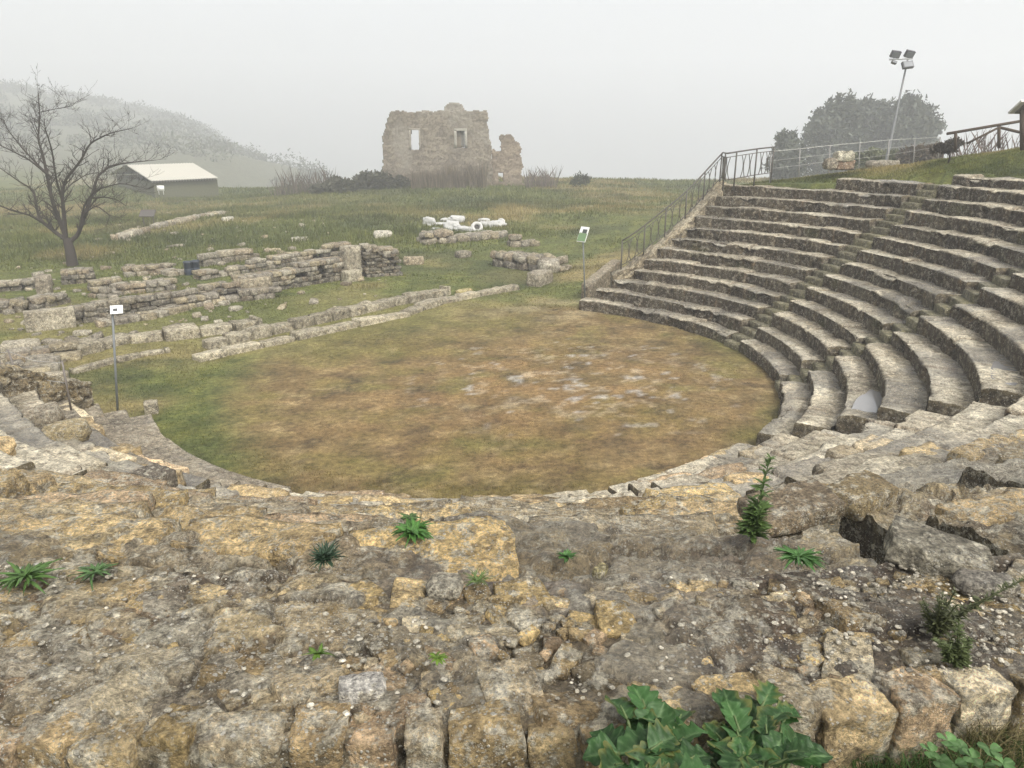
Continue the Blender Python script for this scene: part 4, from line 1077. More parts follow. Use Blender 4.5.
# ------------------------------------------------------------------ bare tree
def bare_tree(base, limbs, label, name, col, trunk_r, twigs=3, seed=1, Y0=None, tw_r=.011, depth=1., sub=5):
    rr = random.Random(seed); t = empty(name, base, label, 'tree'); b = np.array(base)
    mt = MB(); mbr = MB(); 
    def grow(p, d, ln, r_, lev):
        n = 5; pts = [p]; dd = np.array(d)
        for i in range(n):
            dd = dd + np.array([rr.gauss(0, .16), rr.gauss(0, .16), rr.gauss(.05, .12)]); dd /= np.linalg.norm(dd)
            pts.append(pts[-1]+dd*ln/n)
        tube(mbr, pts, np.linspace(r_, max(tw_r*.7, r_*.4), n+1), col, 4 if lev else 5, False)
        if lev < twigs:
            for _ in range(sub if lev == 0 else 3):
                i = rr.randint(1, n); q = pts[i]
                v = dd + np.array([rr.gauss(0, .7), rr.gauss(0, .7), rr.gauss(.15, .45)]); v /= np.linalg.norm(v)
                grow(q, v, ln*rr.uniform(.45, .75), max(tw_r, r_*.5), lev+1)
    for (pts, r0, r1, dy) in limbs:
        P = []; r0, r1 = (r0*.72, r1*.6) if r0 < trunk_r*.7 else (r0*.9, r1*.85)
        for i, (x, y) in enumerate(pts):
            f_ = i/(len(pts)-1); P.append(at_y(x, y, Y0 + dy*f_)-b)
        P = np.array(P); u = np.linspace(0, len(P)-1, len(P)*4-3)
        Q = np.stack([np.interp(u, np.arange(len(P)), P[:, i]) for i in range(3)], 1)
        Q[1:-1] = (Q[:-2]+2*Q[1:-1]+Q[2:])/4
        rad = np.linspace(r0, r1, len(Q)); tube(mt if r0 > trunk_r*.6 else mbr, Q, rad, col, 8, False)
        if r0 < trunk_r*.6:
            for i in range(3, len(Q)):
                for _ in range(2):
                    if rr.random() < .8:
                        dd = Q[i]-Q[i-1]; dd /= np.linalg.norm(dd)
                        v = dd*.7 + np.array([rr.gauss(0, .55), rr.gauss(0, .8), rr.gauss(.25, .4)]); v /= np.linalg.norm(v)
                        grow(Q[i], v, rr.uniform(.35, .95)*depth, max(tw_r*1.3, rad[i]*.45), 1)
    mt.build('trunk', M['bark'], t); mbr.build('branches', M['bark'], t)
tb = on_ground(73, 266)
Yt = tb[1]
lim = [([(73, 268), (70, 250), (66.5, 238)], .30, .22, 0),
       ([(66.5, 239), (60, 222), (52, 200), (47, 175), (43, 155), (38, 140), (40, 115), (38, 92)], .15, .03, .8),
       ([(66, 238), (64, 215), (62, 195), (65, 180), (80, 162), (90, 143), (110, 133), (133, 128)], .14, .02, -1.2),
       ([(66, 240), (55, 232), (40, 220), (36, 205), (34, 190), (20, 182), (0, 168)], .14, .03, 1.5),
       ([(68, 243), (78, 235), (85, 215), (92, 195), (98, 175), (112, 165), (135, 162), (156, 160)], .15, .02, 1.2),
       ([(45, 224), (30, 215), (10, 210), (-12, 200)], .09, .03, -1.5),
       ([(92, 198), (105, 197), (118, 200), (126, 206)], .06, .02, -1.), ([(62, 200), (56, 178), (52, 150), (45, 128), (44, 118)], .08, .02, -1.6),
       ([(52, 178), (38, 165), (22, 148), (8, 130), (2, 118)], .07, .02, 1.), ([(48, 175), (30, 160), (10, 150), (-10, 140)], .07, .02, -1.2),
       ([(40, 140), (34, 128), (30, 118)], .035, .015, .5), ([(41, 112), (55, 109), (72, 106)], .03, .01, -.5),
       ([(78, 235), (84, 205), (95, 190), (120, 183), (140, 187)], .07, .02, -1.4), ([(84, 214), (96, 205), (110, 215), (107, 225)], .05, .015, .8),
       ([(62, 195), (70, 185), (85, 175), (100, 172)], .05, .02, 1.2)]
bare_tree(tb, lim, 'large leafless tree with spreading grey branches on the left field', 'bare_tree', (.055, .046, .040, 0), .22, 3, 5, Yt, .005)

# ------------------------------------------------------------------ leafy crowns, bushes, reeds
def cloud(mb, c, rad, n, size, col, seed, colvar=.35, shape='ell', up=.25):
    g = np.random.default_rng(seed); c = np.array(c); rad = np.array(rad)
    u = g.normal(size=(n, 3)); u /= np.linalg.norm(u, axis=1, keepdims=True)
    r_ = g.uniform(.25, 1, (n, 1))**.45
    f_ = 1 + .38*fbm(u[:, 0]*2.2+seed, u[:, 1]*2.2, u[:, 2]*2.2, 3, 9)[:, None]*1.6
    P = c + u*r_*f_*rad
    a = g.normal(size=(n, 3)); a[:, 2] += up; a /= np.linalg.norm(a, axis=1, keepdims=True)
    b = np.cross(a, g.normal(size=(n, 3))); b /= np.linalg.norm(b, axis=1, keepdims=True)
    s = size*g.uniform(.5, 1.3, (n, 1))
    V = np.stack([P-b*s*.35, P+a*s*.55, P+b*s*.35+a*s*.1, P+a*s*1.15], 1)[:, [0, 1, 3, 2]]
    V = np.stack([P - b*s*.3, P + b*s*.3, P + b*s*.12 + a*s*1.1, P - b*s*.12 + a*s*1.1], 1).reshape(-1, 3)
    cc = np.array(col)*(1+colvar*(fbm(P[:, 0]*1.2, P[:, 1]*1.2, P[:, 2]*1.2, 2, 3)[:, None]*1.5+g.uniform(-.5, .5, (n, 1))))
    C = np.repeat(np.hstack([np.clip(cc, .005, 1), np.zeros((n, 1))]), 4, 0)
    mb.add(V, np.arange(n*4).reshape(-1, 4), C)
def tree(name, label, tops, basepx, Y, col, n, size, group=None, cat='tree', seed=0, trunk_r=.25):
    """tops: list of crown lobes as (px, py, half width px, half height px)"""
    bx = at_y(basepx[0], basepx[1], Y); g = float(ground(bx[0], bx[1])); org_ = np.array((bx[0], Y, g)); sc = Y/F*1.03
    t = empty(name, org_, label, cat, group)
    mb = MB(); th_ = max(bx[2]-g+1.0, 1.2) if cat == 'tree' else .35
    tube(mb, [(0, 0, -.3), (.05, 0, th_*.5), (0, .05, th_)], [trunk_r, trunk_r*.8, trunk_r*.5], (.06, .05, .04, 0), 8)
    for i, (x, y, rw, rh) in enumerate(tops):
        p = at_y(x, y, Y)-org_
        tube(mb, [(0, 0, max(.3, (bx[2]-g)*.4)), p*.6+np.array((0, 0, .1)), p], [trunk_r*.4, trunk_r*.25, .03], (.06, .05, .04, 0), 5)
    mb.build('trunk' if cat == 'tree' else 'stem', M['bark'], t)
    mb = MB()
    tot = sum(rw*rh for _, _, rw, rh in tops)
    for i, (x, y, rw, rh) in enumerate(tops):
        dy = random.Random(seed*31+i).uniform(-1, 1)*rw*sc*.7
        p = at_y(x, y, Y)-org_ + np.array((0, dy, 0))
        cloud(mb, p, (rw*sc, rw*sc*.9, rh*sc), int(n*rw*rh/tot), size, col, seed*17+i)
    mb.build('crown', M['bush'], t)
cc_ = (.095, .105, .08)  # conifer colour, lightened to deepen the fog fade
rt = random.Random(3)
def spikes(x0, x1, ytop, ybot, k, wd):
    L = []
    for i in range(k*3):
        x = rt.uniform(x0-2, x1+2); yt = ytop(x)+rt.uniform(-7, 9); w_ = rt.uniform(2.2, 4.5); L.append((x, yt+8, w_*.7, rt.uniform(7, 12)))
        L.append((x+rt.uniform(-4, 4), yt+rt.uniform(14, 45), w_*1.6, rt.uniform(6, 10)))
    for i in range(k):
        x = x0+(x1-x0)*(i+.5)/k+rt.uniform(-2, 2); yt = ytop(x)+rt.uniform(-2, 5)
        L.append((x, yt+9, wd*.5, 10)); L.append((x, yt+22, wd*.95, 16)); L.append((x, (yt+ybot)/2+12, wd*1.25, (ybot-yt)/2.6))
    return L
tree('cedar_tree', 'small dark rounded conifer standing apart just behind the railing', [(786, 146, 9, 12), (784, 156, 14, 14), (788, 167, 18, 14), (782, 137, 5, 6)], (786, 178), 96, cc_, 5200, .44, 'dark trees behind the upper terrace', seed=1)
tree('cedar_tree', 'tall feathery dark conifer, leftmost in the big clump', [(820, 128, 10, 14), (812, 140, 12, 16)] + spikes(815, 852, lambda x: 112-(x-815)*.45, 178, 4, 9), (832, 178), 112, cc_, 9500, .55, 'dark trees behind the upper terrace', seed=2)
tree('cedar_tree', 'broad dark conifer in the middle of the clump behind the mast foot', spikes(856, 895, lambda x: 101, 178, 4, 10), (872, 178), 120, cc_, 9500, .55, 'dark trees behind the upper terrace', seed=3)
tree('cedar_tree', 'dark conifer at the right of the clump with a ragged right side', spikes(900, 932, lambda x: 98+max(0, x-918)*.8, 170, 3, 10)+[(938, 128, 7, 7), (941, 124, 4, 3), (930, 150, 10, 14)], (915, 172), 115, cc_, 8000, .55, 'dark trees behind the upper terrace', seed=4)
tree('bush', 'pale green feathery bush below the floodlight mast', [(858, 163, 10, 9), (873, 160, 11, 10), (890, 161, 9, 9)], (872, 176), 52, (.14, .15, .085), 4000, .25, None, 'bush', seed=5, trunk_r=.06)
tree('bush', 'brownish bush right of the mast foot below the dark trees', [(925, 155, 14, 9), (908, 158, 10, 9)], (918, 170), 50, (.12, .095, .065), 3000, .22, None, 'bush', seed=6, trunk_r=.06)
tree('bush', 'dark tangled bush under the left end of the wooden fence', [(942, 147, 5, 3), (950, 144, 6, 3), (958, 143.5, 5, 3), (935, 150, 4, 3), (947, 149, 7, 3)], (950, 148), 27, (.075, .065, .05), 1100, .10, None, 'bush', seed=7, trunk_r=.04)
tree('bush', 'dense dark bush against the left corner of the ruined house', [(365, 184, 14, 9), (345, 187, 16, 8), (380, 182, 10, 10), (325, 190, 12, 6), (398, 186, 10, 8)], (360, 196), 82, (.075, .075, .05), 9000, .35, None, 'bush', seed=8, trunk_r=.08)
tree('bush', 'small dark bush on the skyline between the house and the railing', [(579, 179, 6, 5), (585, 180, 5, 4), (574, 182, 4, 3)], (580, 186), 84, (.07, .08, .055), 420, .26, None, 'bush', seed=9, trunk_r=.05)
# hill scrub, its colour lightened to add to the mist's fading
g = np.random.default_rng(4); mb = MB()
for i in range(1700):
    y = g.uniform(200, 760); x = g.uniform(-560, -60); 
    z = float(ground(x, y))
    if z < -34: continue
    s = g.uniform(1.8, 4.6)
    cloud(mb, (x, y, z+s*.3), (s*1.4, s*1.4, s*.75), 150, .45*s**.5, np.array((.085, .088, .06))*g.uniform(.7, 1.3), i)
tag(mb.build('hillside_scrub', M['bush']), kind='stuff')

def stalks(name, label, pxs, Y, hgt, n, col, spread, seed, cat='reeds', bend=.25, wid=.03):
    g = np.random.default_rng(seed); c0 = at_y(pxs[0], pxs[2], Y); c1 = at_y(pxs[1], pxs[2], Y)
    o0 = np.array(((c0[0]+c1[0])/2, Y, float(ground((c0[0]+c1[0])/2, Y)))); mb = MB()
    x = g.uniform(c0[0], c1[0], n); y = Y+g.uniform(-spread, spread, n); z = ground(x, y)-.1
    h = hgt*g.uniform(.4, 1., n)*(1+.4*fbm(x*.8, y*.8, x*0, 2, 5)); w_ = wid*g.uniform(.6, 1.4, n)
    dx, dy = g.normal(0, bend, n)*h, g.normal(0, bend, n)*h
    B = np.stack([x, y, z], 1)-o0
    V = np.stack([B-np.array((1, 0, 0))*w_[:, None], B+np.array((1, 0, 0))*w_[:, None], B+np.stack([dx*.5+w_*.6, dy*.5, h*.6], 1), B+np.stack([dx, dy, h], 1)], 1)
    C = np.repeat(np.hstack([np.array(col)*g.uniform(.6, 1.4, (n, 1)), np.zeros((n, 1))]), 4, 0)
    mb.add(V.reshape(-1, 3), np.arange(n*4).reshape(-1, 4), C)
    o = mb.build(name, M['grass']); o.location = o0; return tag(o, label, cat)
stalks('reeds', 'tall brown dry reeds growing along the foot of the ruined house', (412, 486, 190), 82.3, 2.7, 800, (.15, .122, .085), .8, 1, wid=.035, bend=.12)
stalks('reeds', 'thin bare stalks standing on the skyline right of the ruined house', (526, 556, 188), 84, 2.3, 160, (.16, .13, .11), 1.5, 2, 'dry stalks', wid=.03)
stalks('reeds', 'thin dry stalks on the field edge left of the dark bush', (275, 335, 195), 84, 2.8, 260, (.15, .125, .10), 1.5, 3, 'dry stalks', wid=.03)
stalks('reeds', 'bare thin shrub stems behind the wooden fence', (950, 1030, 138), 29, 1.3, 150, (.17, .14, .12), .8, 4, 'dry stalks', wid=.012, bend=.3)

# stones and edging on the upper terrace
def tstone(px, Y, size, label, col, **k):
    p = at_y(*px, Y); return stone(px, size, label, col, p=p, **k)
tstone((843, 160), 29.5, (.6, .5, .34), 'pale pitted boulder sitting on the brown block of the upper terrace', (.42, .40, .32), rnd=.45, rough=.3, n=9)
tstone((840, 168), 29.6, (.85, .6, .34), 'brown stone block carrying the pale pitted boulder', (.23, .16, .11), n=9, rnd=.15)
tstone((830, 168), 29.3, (.42, .4, .38), 'small rounded stone left of the pale pitted boulder', (.24, .21, .16), rnd=.5)
tstone((882, 167), 31, (1.2, .5, .28), 'long flat grey stone on the terrace below the floodlight mast', (.24, .22, .18), rz=.1, rnd=.3)
for i, (xa, ya, xb, yb, lab) in enumerate([(742, 187, 790, 179, 'left length of low stone edging along the upper terrace'), (792, 179, 826, 172, 'middle length of low stone edging, right up to the small rounded stone')]):
    a_ = at_z(xa, ya, 4.35); b_ = at_z(xb, yb, 4.6)
    mb = MB(); rubble(mb, [a_-a_, b_-a_], [.2, .24], .4, ch=.22, bl=(.5, 1.), seed=60+i, colf=.9, rag=.03)
    tag(mb.build('stone_edging', M['wall'], origin=a_), lab, 'stone edging')

# ------------------------------------------------------------------ grass
def blades(N, xr, yr, hfun, seed, cmul=1.):
    g = np.random.default_rng(seed)
    d = np.exp(g.uniform(np.log(yr[0]), np.log(yr[1]), N)); a = g.uniform(xr[0], xr[1], N)
    x, y = d*a, d
    h, keep = hfun(x, y, d)
    k = keep > g.uniform(0, 1, N); x, y, h, d = x[k], y[k], h[k], d[k]; n = len(x)
    z = ground(x, y)-.01; th = g.uniform(0, PI, n); w_ = np.maximum(.006, .00055*d)*g.uniform(.7, 1.5, n)
    h = h*g.uniform(.5, 1.25, n); lx, ly = g.normal(0, .35, n)*h, g.normal(0, .35, n)*h
    B = np.stack([x, y, z], 1); u = np.stack([np.cos(th), np.sin(th), 0*th], 1)*w_[:, None]
    V = np.stack([B-u, B+u, B+np.stack([lx, ly, h], 1)], 1).reshape(-1, 3)
    c = ground_colour(x, y)[:, :3]*cmul*g.uniform(.7, 1.35, (n, 1))
    C = np.repeat(np.hstack([c, np.zeros((n, 1))]), 3, 0)
    return V, np.arange(n*3).reshape(-1, 3), C
def hf_field(x, y, d):
    R_ = np.hypot(x-CX, y-CY); ph = np.degrees(np.arctan2(y-CY, x-CX)); ph = np.where(ph > 130, ph-360, ph)
    s = (x-CX)*-.743+(y-CY)*.669
    cl = fbm(x*.5, y*.5, 0*x, 3, 44)
    tall = sstep(13, 20, s+.6*x*0) * sstep(33, 42, y)
    h = mix(.055, .26, tall)*(1+.6*cl) + .10*sstep(.25, .5, cl)*sstep(26, 32, y)
    theatre = (R_ < R0f(ph)+14*Wf(ph)) & (ph > -150) & (ph < 64.)
    orch = R_ < R0f(ph)
    keep = np.where(theatre & ~orch, 0, 1.)
    ee = np.hypot((x-CX-1.1)/8.3, (y-CY-.6)/8.0)
    keep = keep*np.where(ee < .95, .55+.3*(cl > .1), 1); h = np.where(ee < .95, h*.5, h)
    keep = np.where((ph > 40) & (ph < 70) & (R_ < 16), keep*.7, keep)
    return h, keep
mb = MB(); mb.add(*blades(300000, (-.74, .62), (12, 105), hf_field, 11, 1.1)); tag(mb.build('field_grass', M['grass']), kind='stuff')
def hf_hill(x, y, d):
    R_ = np.hypot(x-CX, y-CY); ph = np.degrees(np.arctan2(y-CY, x-CX))
    k = (ph > -10) & (ph < 46) & (R_ > R0f(ph)+np.where(ph < 20, 14.6, 13.4)*Wf(ph)) & (R_ < 22)
    return .08*(1+.5*fbm(x*.7, y*.7, 0*x, 3, 45)), k*1.
mb = MB(); mb.add(*blades(120000, (.3, .78), (18, 34), hf_hill, 12, 1.35)); tag(mb.build('slope_grass', M['grass']), kind='stuff')

# ------------------------------------------------------------------ puddles
def puddle(k, phi, dv, a, b, seed, label=None):
    n = 28; R_ = float(Rk(k, phi))+dv; x0, y0 = pol(phi, R_); z = zk(k)-.006
    g = np.random.default_rng(seed); th = np.linspace(0, 2*PI, n, endpoint=False)
    q = 1+.6*fbm(np.cos(th)*1.3+seed, np.sin(th)*1.3, 0*th, 3, 3)
    er = np.array((math.cos(math.radians(phi)), math.sin(math.radians(phi)))); et = np.array((-er[1], er[0]))
    P = np.array((x0, y0))+np.outer(np.cos(th)*q*a, et)+np.outer(np.sin(th)*q*b, er)
    V = np.column_stack([P, np.full(n, z)]); V = np.vstack([[x0, y0, z], V]); Fc = np.array([(0, 1+i, 1+(i+1) % n) for i in range(n)])
    mb = MB(); mb.add(V, Fc, np.array((.1, .1, .1, 0))); tag(mb.build('puddle', M['water']), kind='structure')
for i, (k, ph, dv, a, b) in enumerate([(3, -33, .42, .9, .24), (6, -34, .45, 1.0, .22), (7, -33, .45, .9, .22), (8, -35, .45, .8, .22), (11, -60, .45, .6, .2), (9, -52, .45, .7, .2)]):
    puddle(k, ph, dv, a, b, i)

# ------------------------------------------------------------------ foreground plants
def leaf_grid(length, width, lobes, fold, curl, seed, nu=15, nv=9, col=(.055, .12, .03), vein=(.14, .21, .08), point=.7):
    g = random.Random(seed)
    u = np.linspace(0, 1, nu); v = np.linspace(-1, 1, nv)
    hw = np.sin(np.clip(u*1.02, 0, 1)**point*PI)**.75
    if lobes: hw = hw*(1+.17*np.cos(u*PI*2*lobes+g.uniform(-.4, .4)))
    U, Vv = np.meshgrid(u, v, indexing='ij')
    x = Vv*hw[:, None]*width/2*(1+.08*np.cos(U*20+g.uniform(0, 6)))
    y = U*length + np.abs(Vv)*hw[:, None]*width*.14
    z = -curl*length*U**2 + fold*np.abs(x) + .035*width*np.sin(U*22+np.abs(Vv)*3)*np.abs(Vv) + .05*length*fbm(U*3, Vv*2, 0*U+seed, 2, 4)
    vn = np.exp(-(np.abs(Vv)/.10)**2) + .6*np.exp(-((((U*6 - np.abs(Vv)*1.2) % 1)-.5)/.09)**2)*(np.abs(Vv) < .95)
    C = mix(np.array(col)*g.uniform(.75, 1.25), np.array(vein), np.clip(vn*.8, 0, 1)[..., None])
    C = C*(1+.45*fbm(x*18+seed, y*18, 0*x, 3, 6)[..., None])
    if lobes and g.random() < .4: C = mix(C, np.array((.16, .15, .04)), (sstep(.6, 1., np.abs(Vv)+.5*fbm(x*25, y*25, 0*x+seed, 2, 7))*.6)[..., None])
    return np.stack([x, y, z], -1).reshape(-1, 3), np.concatenate([C, np.zeros((nu, nv, 1))], -1).reshape(-1, 4)
def place_leaf(mb, base, tipdir, length, width, lobes, fold, curl, seed, stem=0., root=None, **k):
    V, C = leaf_grid(length, width, lobes, fold, curl, seed, **k)
    nv = k.get('nv', 9); nu = k.get('nu', 15)
    d = np.array(tipdir, float); d /= np.linalg.norm(d); up = np.array((0, 0, 1.)); s = np.cross(d, up); s /= np.linalg.norm(s)+1e-9; n_ = np.cross(s, d)
    rl = random.Random(seed*3+1).uniform(-.4, .4); s2 = s*math.cos(rl)+n_*math.sin(rl); n2 = np.cross(s2, d)
    W = np.array(base)+V[:, :1]*s2+V[:, 1:2]*d+V[:, 2:]*n2
    mb.add(W, grid_faces(nu, nv), C)
    if root is not None:
        r_ = np.array(root); b = np.array(base); mid = (r_+b)/2+np.array((0, 0, .03))
        tube(mb, [r_, mid, b, b+d*length*.5], [.006, .005, .004, .002], (.13, .18, .07, 0), 5, False)
def big_plant(root, label, leaves, seed):
    t = empty('leafy_plant', root, label, 'plant'); rr = random.Random(seed)
    for i, (px, py, Yd, ln, wd) in enumerate(leaves):
        c = at_y(px, py, Yd)-np.array(root)
        out = np.array((c[0], (c[1]-.02)*1., 0)); out = out/(np.linalg.norm(out)+1e-6)
        dirv = np.array((out[0]*.9+rr.gauss(0, .25), out[1]*.5+.35+rr.gauss(0, .3), rr.uniform(-.15, .5)))
        dirv /= np.linalg.norm(dirv)
        base = c - dirv*ln*.5
        mb = MB(); g_ = rr.random()
        place_leaf(mb, base, dirv, ln*.74, wd*.92, rr.choice((2.5, 3, 3.5, 4)), .4, rr.uniform(.1, .4), seed*50+i, root=(rr.gauss(0, .03), rr.gauss(0, .03), 0), nu=25, nv=13,
                   col=mix((.018, .056, .012), (.042, .098, .028), g_), vein=(.12, .20, .08))
        mb.build('leaf', M['leaf'], t)
rl = random.Random(12)
root1 = (at_y(655, 790, 1.30)[0], 1.30, 4.62); root2 = (at_y(745, 790, 1.30)[0], 1.28, 4.62)
L1 = [(618, 700, 1.48, .13, .085), (640, 692, 1.5, .14, .085), (604, 735, 1.40, .12, .09), (628, 745, 1.34, .15, .10), (660, 715, 1.44, .15, .10), (690, 732, 1.38, .13, .10), (652, 760, 1.28, .15, .10), (612, 765, 1.26, .13, .09), (684, 762, 1.26, .14, .10), (640, 725, 1.42, .13, .09), (668, 742, 1.34, .14, .1), (700, 752, 1.3, .11, .08), (684, 710, 1.46, .12, .07), (596, 752, 1.32, .10, .08)]
L2 = [(728, 698, 1.5, .17, .10), (760, 705, 1.5, .17, .10), (778, 712, 1.46, .14, .08), (794, 712, 1.48, .11, .06), (770, 690, 1.54, .11, .07), (798, 735, 1.38, .15, .10), (735, 725, 1.42, .13, .08), (722, 745, 1.34, .12, .09), (752, 735, 1.38, .11, .08), (765, 758, 1.28, .12, .08), (795, 755, 1.30, .12, .07), (736, 762, 1.26, .13, .09), (712, 728, 1.42, .10, .07), (780, 742, 1.34, .11, .07)]
def more(L, n, sd):
    g = random.Random(sd); Q = list(L)
    for _ in range(n):
        x, y, Yd, l, w_ = g.choice(L); Q.append((x+g.uniform(-24, 24), min(y+g.uniform(6, 34), 775), Yd-.05, l*g.uniform(.6, .9), w_*g.uniform(.6, .9)))
    return Q
big_plant(root1, 'left clump of a broad lobed green plant growing at the front stone edge', more(L1, 13, 1), 3)
big_plant(root2, 'right clump of a broad lobed green plant with the tallest upright leaf', more(L2, 13, 2), 4)

def surf_z(px, py):
    """where a view ray meets the near seat rows"""
    d = ray(px, py); ts = np.linspace(1.2, 30, 9000); x, y, z = d[0]*ts, d[1]*ts, H+d[2]*ts
    R_ = np.hypot(x-CX, y-CY); ph = np.degrees(np.arctan2(y-CY, x-CX))
    k = np.floor((R_-R0f(ph))/Wf(ph))+1; zt = np.where(k >= 14, zk(14), np.clip(k, 0, 13)*RISE)
    i = np.argmax(z < zt); t = ts[i]; return np.array((d[0]*t, d[1]*t, zt[i]))
def rosette(px, label, n, ln, wd, col, seed, up=.5, name='weed', lobes=0, sp=.3):
    p = surf_z(*px); rr = random.Random(seed); mb = MB()
    for i in range(n):
        a = i*2.4+rr.uniform(-.3, .3); e = rr.uniform(.1, 1)*up
        d = (math.cos(a), math.sin(a), e); l = ln*rr.uniform(.6, 1.2)
        place_leaf(mb, (rr.gauss(0, ln*.12), rr.gauss(0, ln*.12), .0), d, l, wd*rr.uniform(.7, 1.2), lobes, .3, rr.uniform(.1, .5), seed*40+i, nu=8, nv=3, col=np.array(col)*rr.uniform(.7, 1.3), vein=np.array(col)*1.6)
    o = mb.build(name, M['leaf']); o.location = p+np.array((0, 0, .03)); return tag(o, label, 'weed')
rosette((28, 586), 'largest strap leaved green weed, at the left edge of the stones', 50, .085, .014, (.06, .11, .03), 1, .8)
rosette((96, 582), 'strap leaved green weed just right of the largest one at the left', 30, .06, .011, (.055, .10, .035), 2, .7)
rosette((326, 568), 'dark blue green bushy weed left of the centre stones', 120, .06, .007, (.03, .055, .03), 3, 1.8)
rosette((413, 538), 'bright green low weed above the big foreground slab', 70, .075, .022, (.05, .12, .025), 4, .8)
rosette((410, 524), 'faint small green tuft just behind the bright low weed', 26, .06, .02, (.07, .12, .04), 14, .8)
rosette((566, 564), 'small green weed in the centre of the upper cobbles', 30, .04, .012, (.05, .11, .03), 5, .9)
rosette((478, 590), 'thin grassy tuft beside a round pale stone', 46, .045, .004, (.09, .13, .04), 6, 1.2)
rosette((798, 566), 'low spreading green weed below the tall upright stem', 70, .07, .012, (.05, .11, .03), 7, .4)
rosette((318, 664), 'tiny green tuft among white pebbles left of centre', 14, .035, .012, (.07, .12, .02), 8, .8)
rosette((437, 668), 'tiny green tuft above the front cobble blocks', 14, .03, .01, (.08, .13, .02), 9, .8)
def tall_weed(px, hgt, label, seed, col, wiry=False):
    p = surf_z(*px); rr = random.Random(seed); t = empty('tall_weed', p, label, 'weed'); ms = MB(); ml = MB()
    for s in range(5 if not wiry else 9):
        lean = rr.gauss(0, .16 if not wiry else .4); ln2 = rr.gauss(0, .2); h = hgt*(1 if s == 0 else rr.uniform(.35, .75))
        pts = [(lean*h*f_**1.4, ln2*h*f_**1.4, h*f_) for f_ in np.linspace(0, 1, 7)]
        tube(ms, pts, np.linspace(.005, .0015, 7), (*(np.array(col)*1.1), 0), 5, False)
        for i in range(int(95*h/hgt)):
            f_ = rr.uniform(.12, 1); q = np.array([np.interp(f_, np.linspace(0, 1, 7), [w[j] for w in pts]) for j in range(3)])
            a = rr.uniform(0, 6.28); l = (.065*(1.15-f_)+.018)*(1 if not wiry else .45)
            place_leaf(ml, q, (math.cos(a), math.sin(a), rr.uniform(.2, 1.)), l, l*.28, 0, .2, .2, seed*90+i, nu=5, nv=3, col=np.array(col)*rr.uniform(.7, 1.4), vein=np.array(col)*1.4)
    ms.build('stem', M['leaf'], t); ml.build('leaves', M['leaf'], t)
tall_weed((752, 543), .34, 'tall upright green weed with feathery top right of centre', 1, (.075, .12, .035))
tall_weed((935, 640), .24, 'wiry dry looking herb with thin stems on the right stones', 2, (.085, .095, .045), True)
tall_weed((955, 668), .12, 'short wiry sprig below the larger wiry herb at right', 3, (.08, .10, .04), True)
def tuft(p, n, h, col, label, seed, sp, lean=.5, name='grass_tuft'):
    g = np.random.default_rng(seed); x, y = g.normal(0, sp[0], n), g.normal(0, sp[1], n); hh = h*g.uniform(.4, 1.1, n); th = g.uniform(0, PI, n); w_ = .0014*g.uniform(.6, 1.5, n)
    lx, ly = g.normal(0, lean, n)*hh, g.normal(0, lean, n)*hh; B = np.stack([x, y, 0*x-.02], 1); u = np.stack([np.cos(th), np.sin(th), 0*x], 1)*w_[:, None]
    Mi = B+np.stack([lx*.4, ly*.4, hh*.6], 1); T = B+np.stack([lx, ly, hh*.9], 1)
    V = np.stack([B-u, B+u, Mi+u*.7, Mi-u*.7, T], 1).reshape(-1, 3); i5 = np.arange(n)[:, None]*5
    C = np.repeat(np.hstack([np.array(col)*g.uniform(.6, 1.4, (n, 1)), np.zeros((n, 1))]), 5, 0)
    mb = MB(); mb.add(V, np.vstack([i5+np.array([[0, 1, 2, 3]]), np.hstack([i5+np.array([[3, 2, 4]]), -np.ones((n, 1), int)])]), C); o = mb.build(name, M['grass']); o.location = p; return tag(o, label, 'grass tuft')
tuft(at_z(985, 745, 4.8), 420, .13, (.17, .145, .07), 'dry tan grass tuft hanging over the right end of the front edge', 1, (.06, .04), .7)
tuft(at_z(900, 772, 4.76), 1700, .11, (.055, .105, .028), 'fresh green grass at the bottom right foot of the stones', 2, (.20, .06), .5)
tuft(at_z(1005, 768, 4.74), 900, .16, (.07, .10, .03), 'darker green grass in the bottom right corner', 3, (.09, .06), .6)
for i, (px, py, s_) in enumerate([(948, 742, .032), (930, 752, .026), (970, 758, .03), (990, 750, .025), (955, 765, .03), (1000, 766, .028)]):
    pass
root = at_z(965, 800, 4.62); t = empty('clover_plant', root, 'small round leaved green plant in the bottom right corner', 'plant'); rr = random.Random(5); mb = MB()
for i, (px, py) in enumerate([(948, 741), (931, 752), (958, 748), (972, 758), (990, 750), (955, 764), (1003, 764), (940, 762), (984, 766)]):
    c = at_y(px, py, rr.uniform(1.3, 1.4))-root
    for j in range(4):
        a = j*PI/2+rr.random(); place_leaf(mb, c, (math.cos(a), math.sin(a), .25), .026, .024, 0, .1, .1, i*9+j, nu=6, nv=5, col=(.08, .16, .05), vein=(.12, .2, .08), point=1.1)
    tube(mb, [(rr.gauss(0, .02), rr.gauss(0, .02), 0), c*.6, c], .0015, (.1, .16, .05, 0), 4, False)
mb.build('leaves', M['leaf'], t)

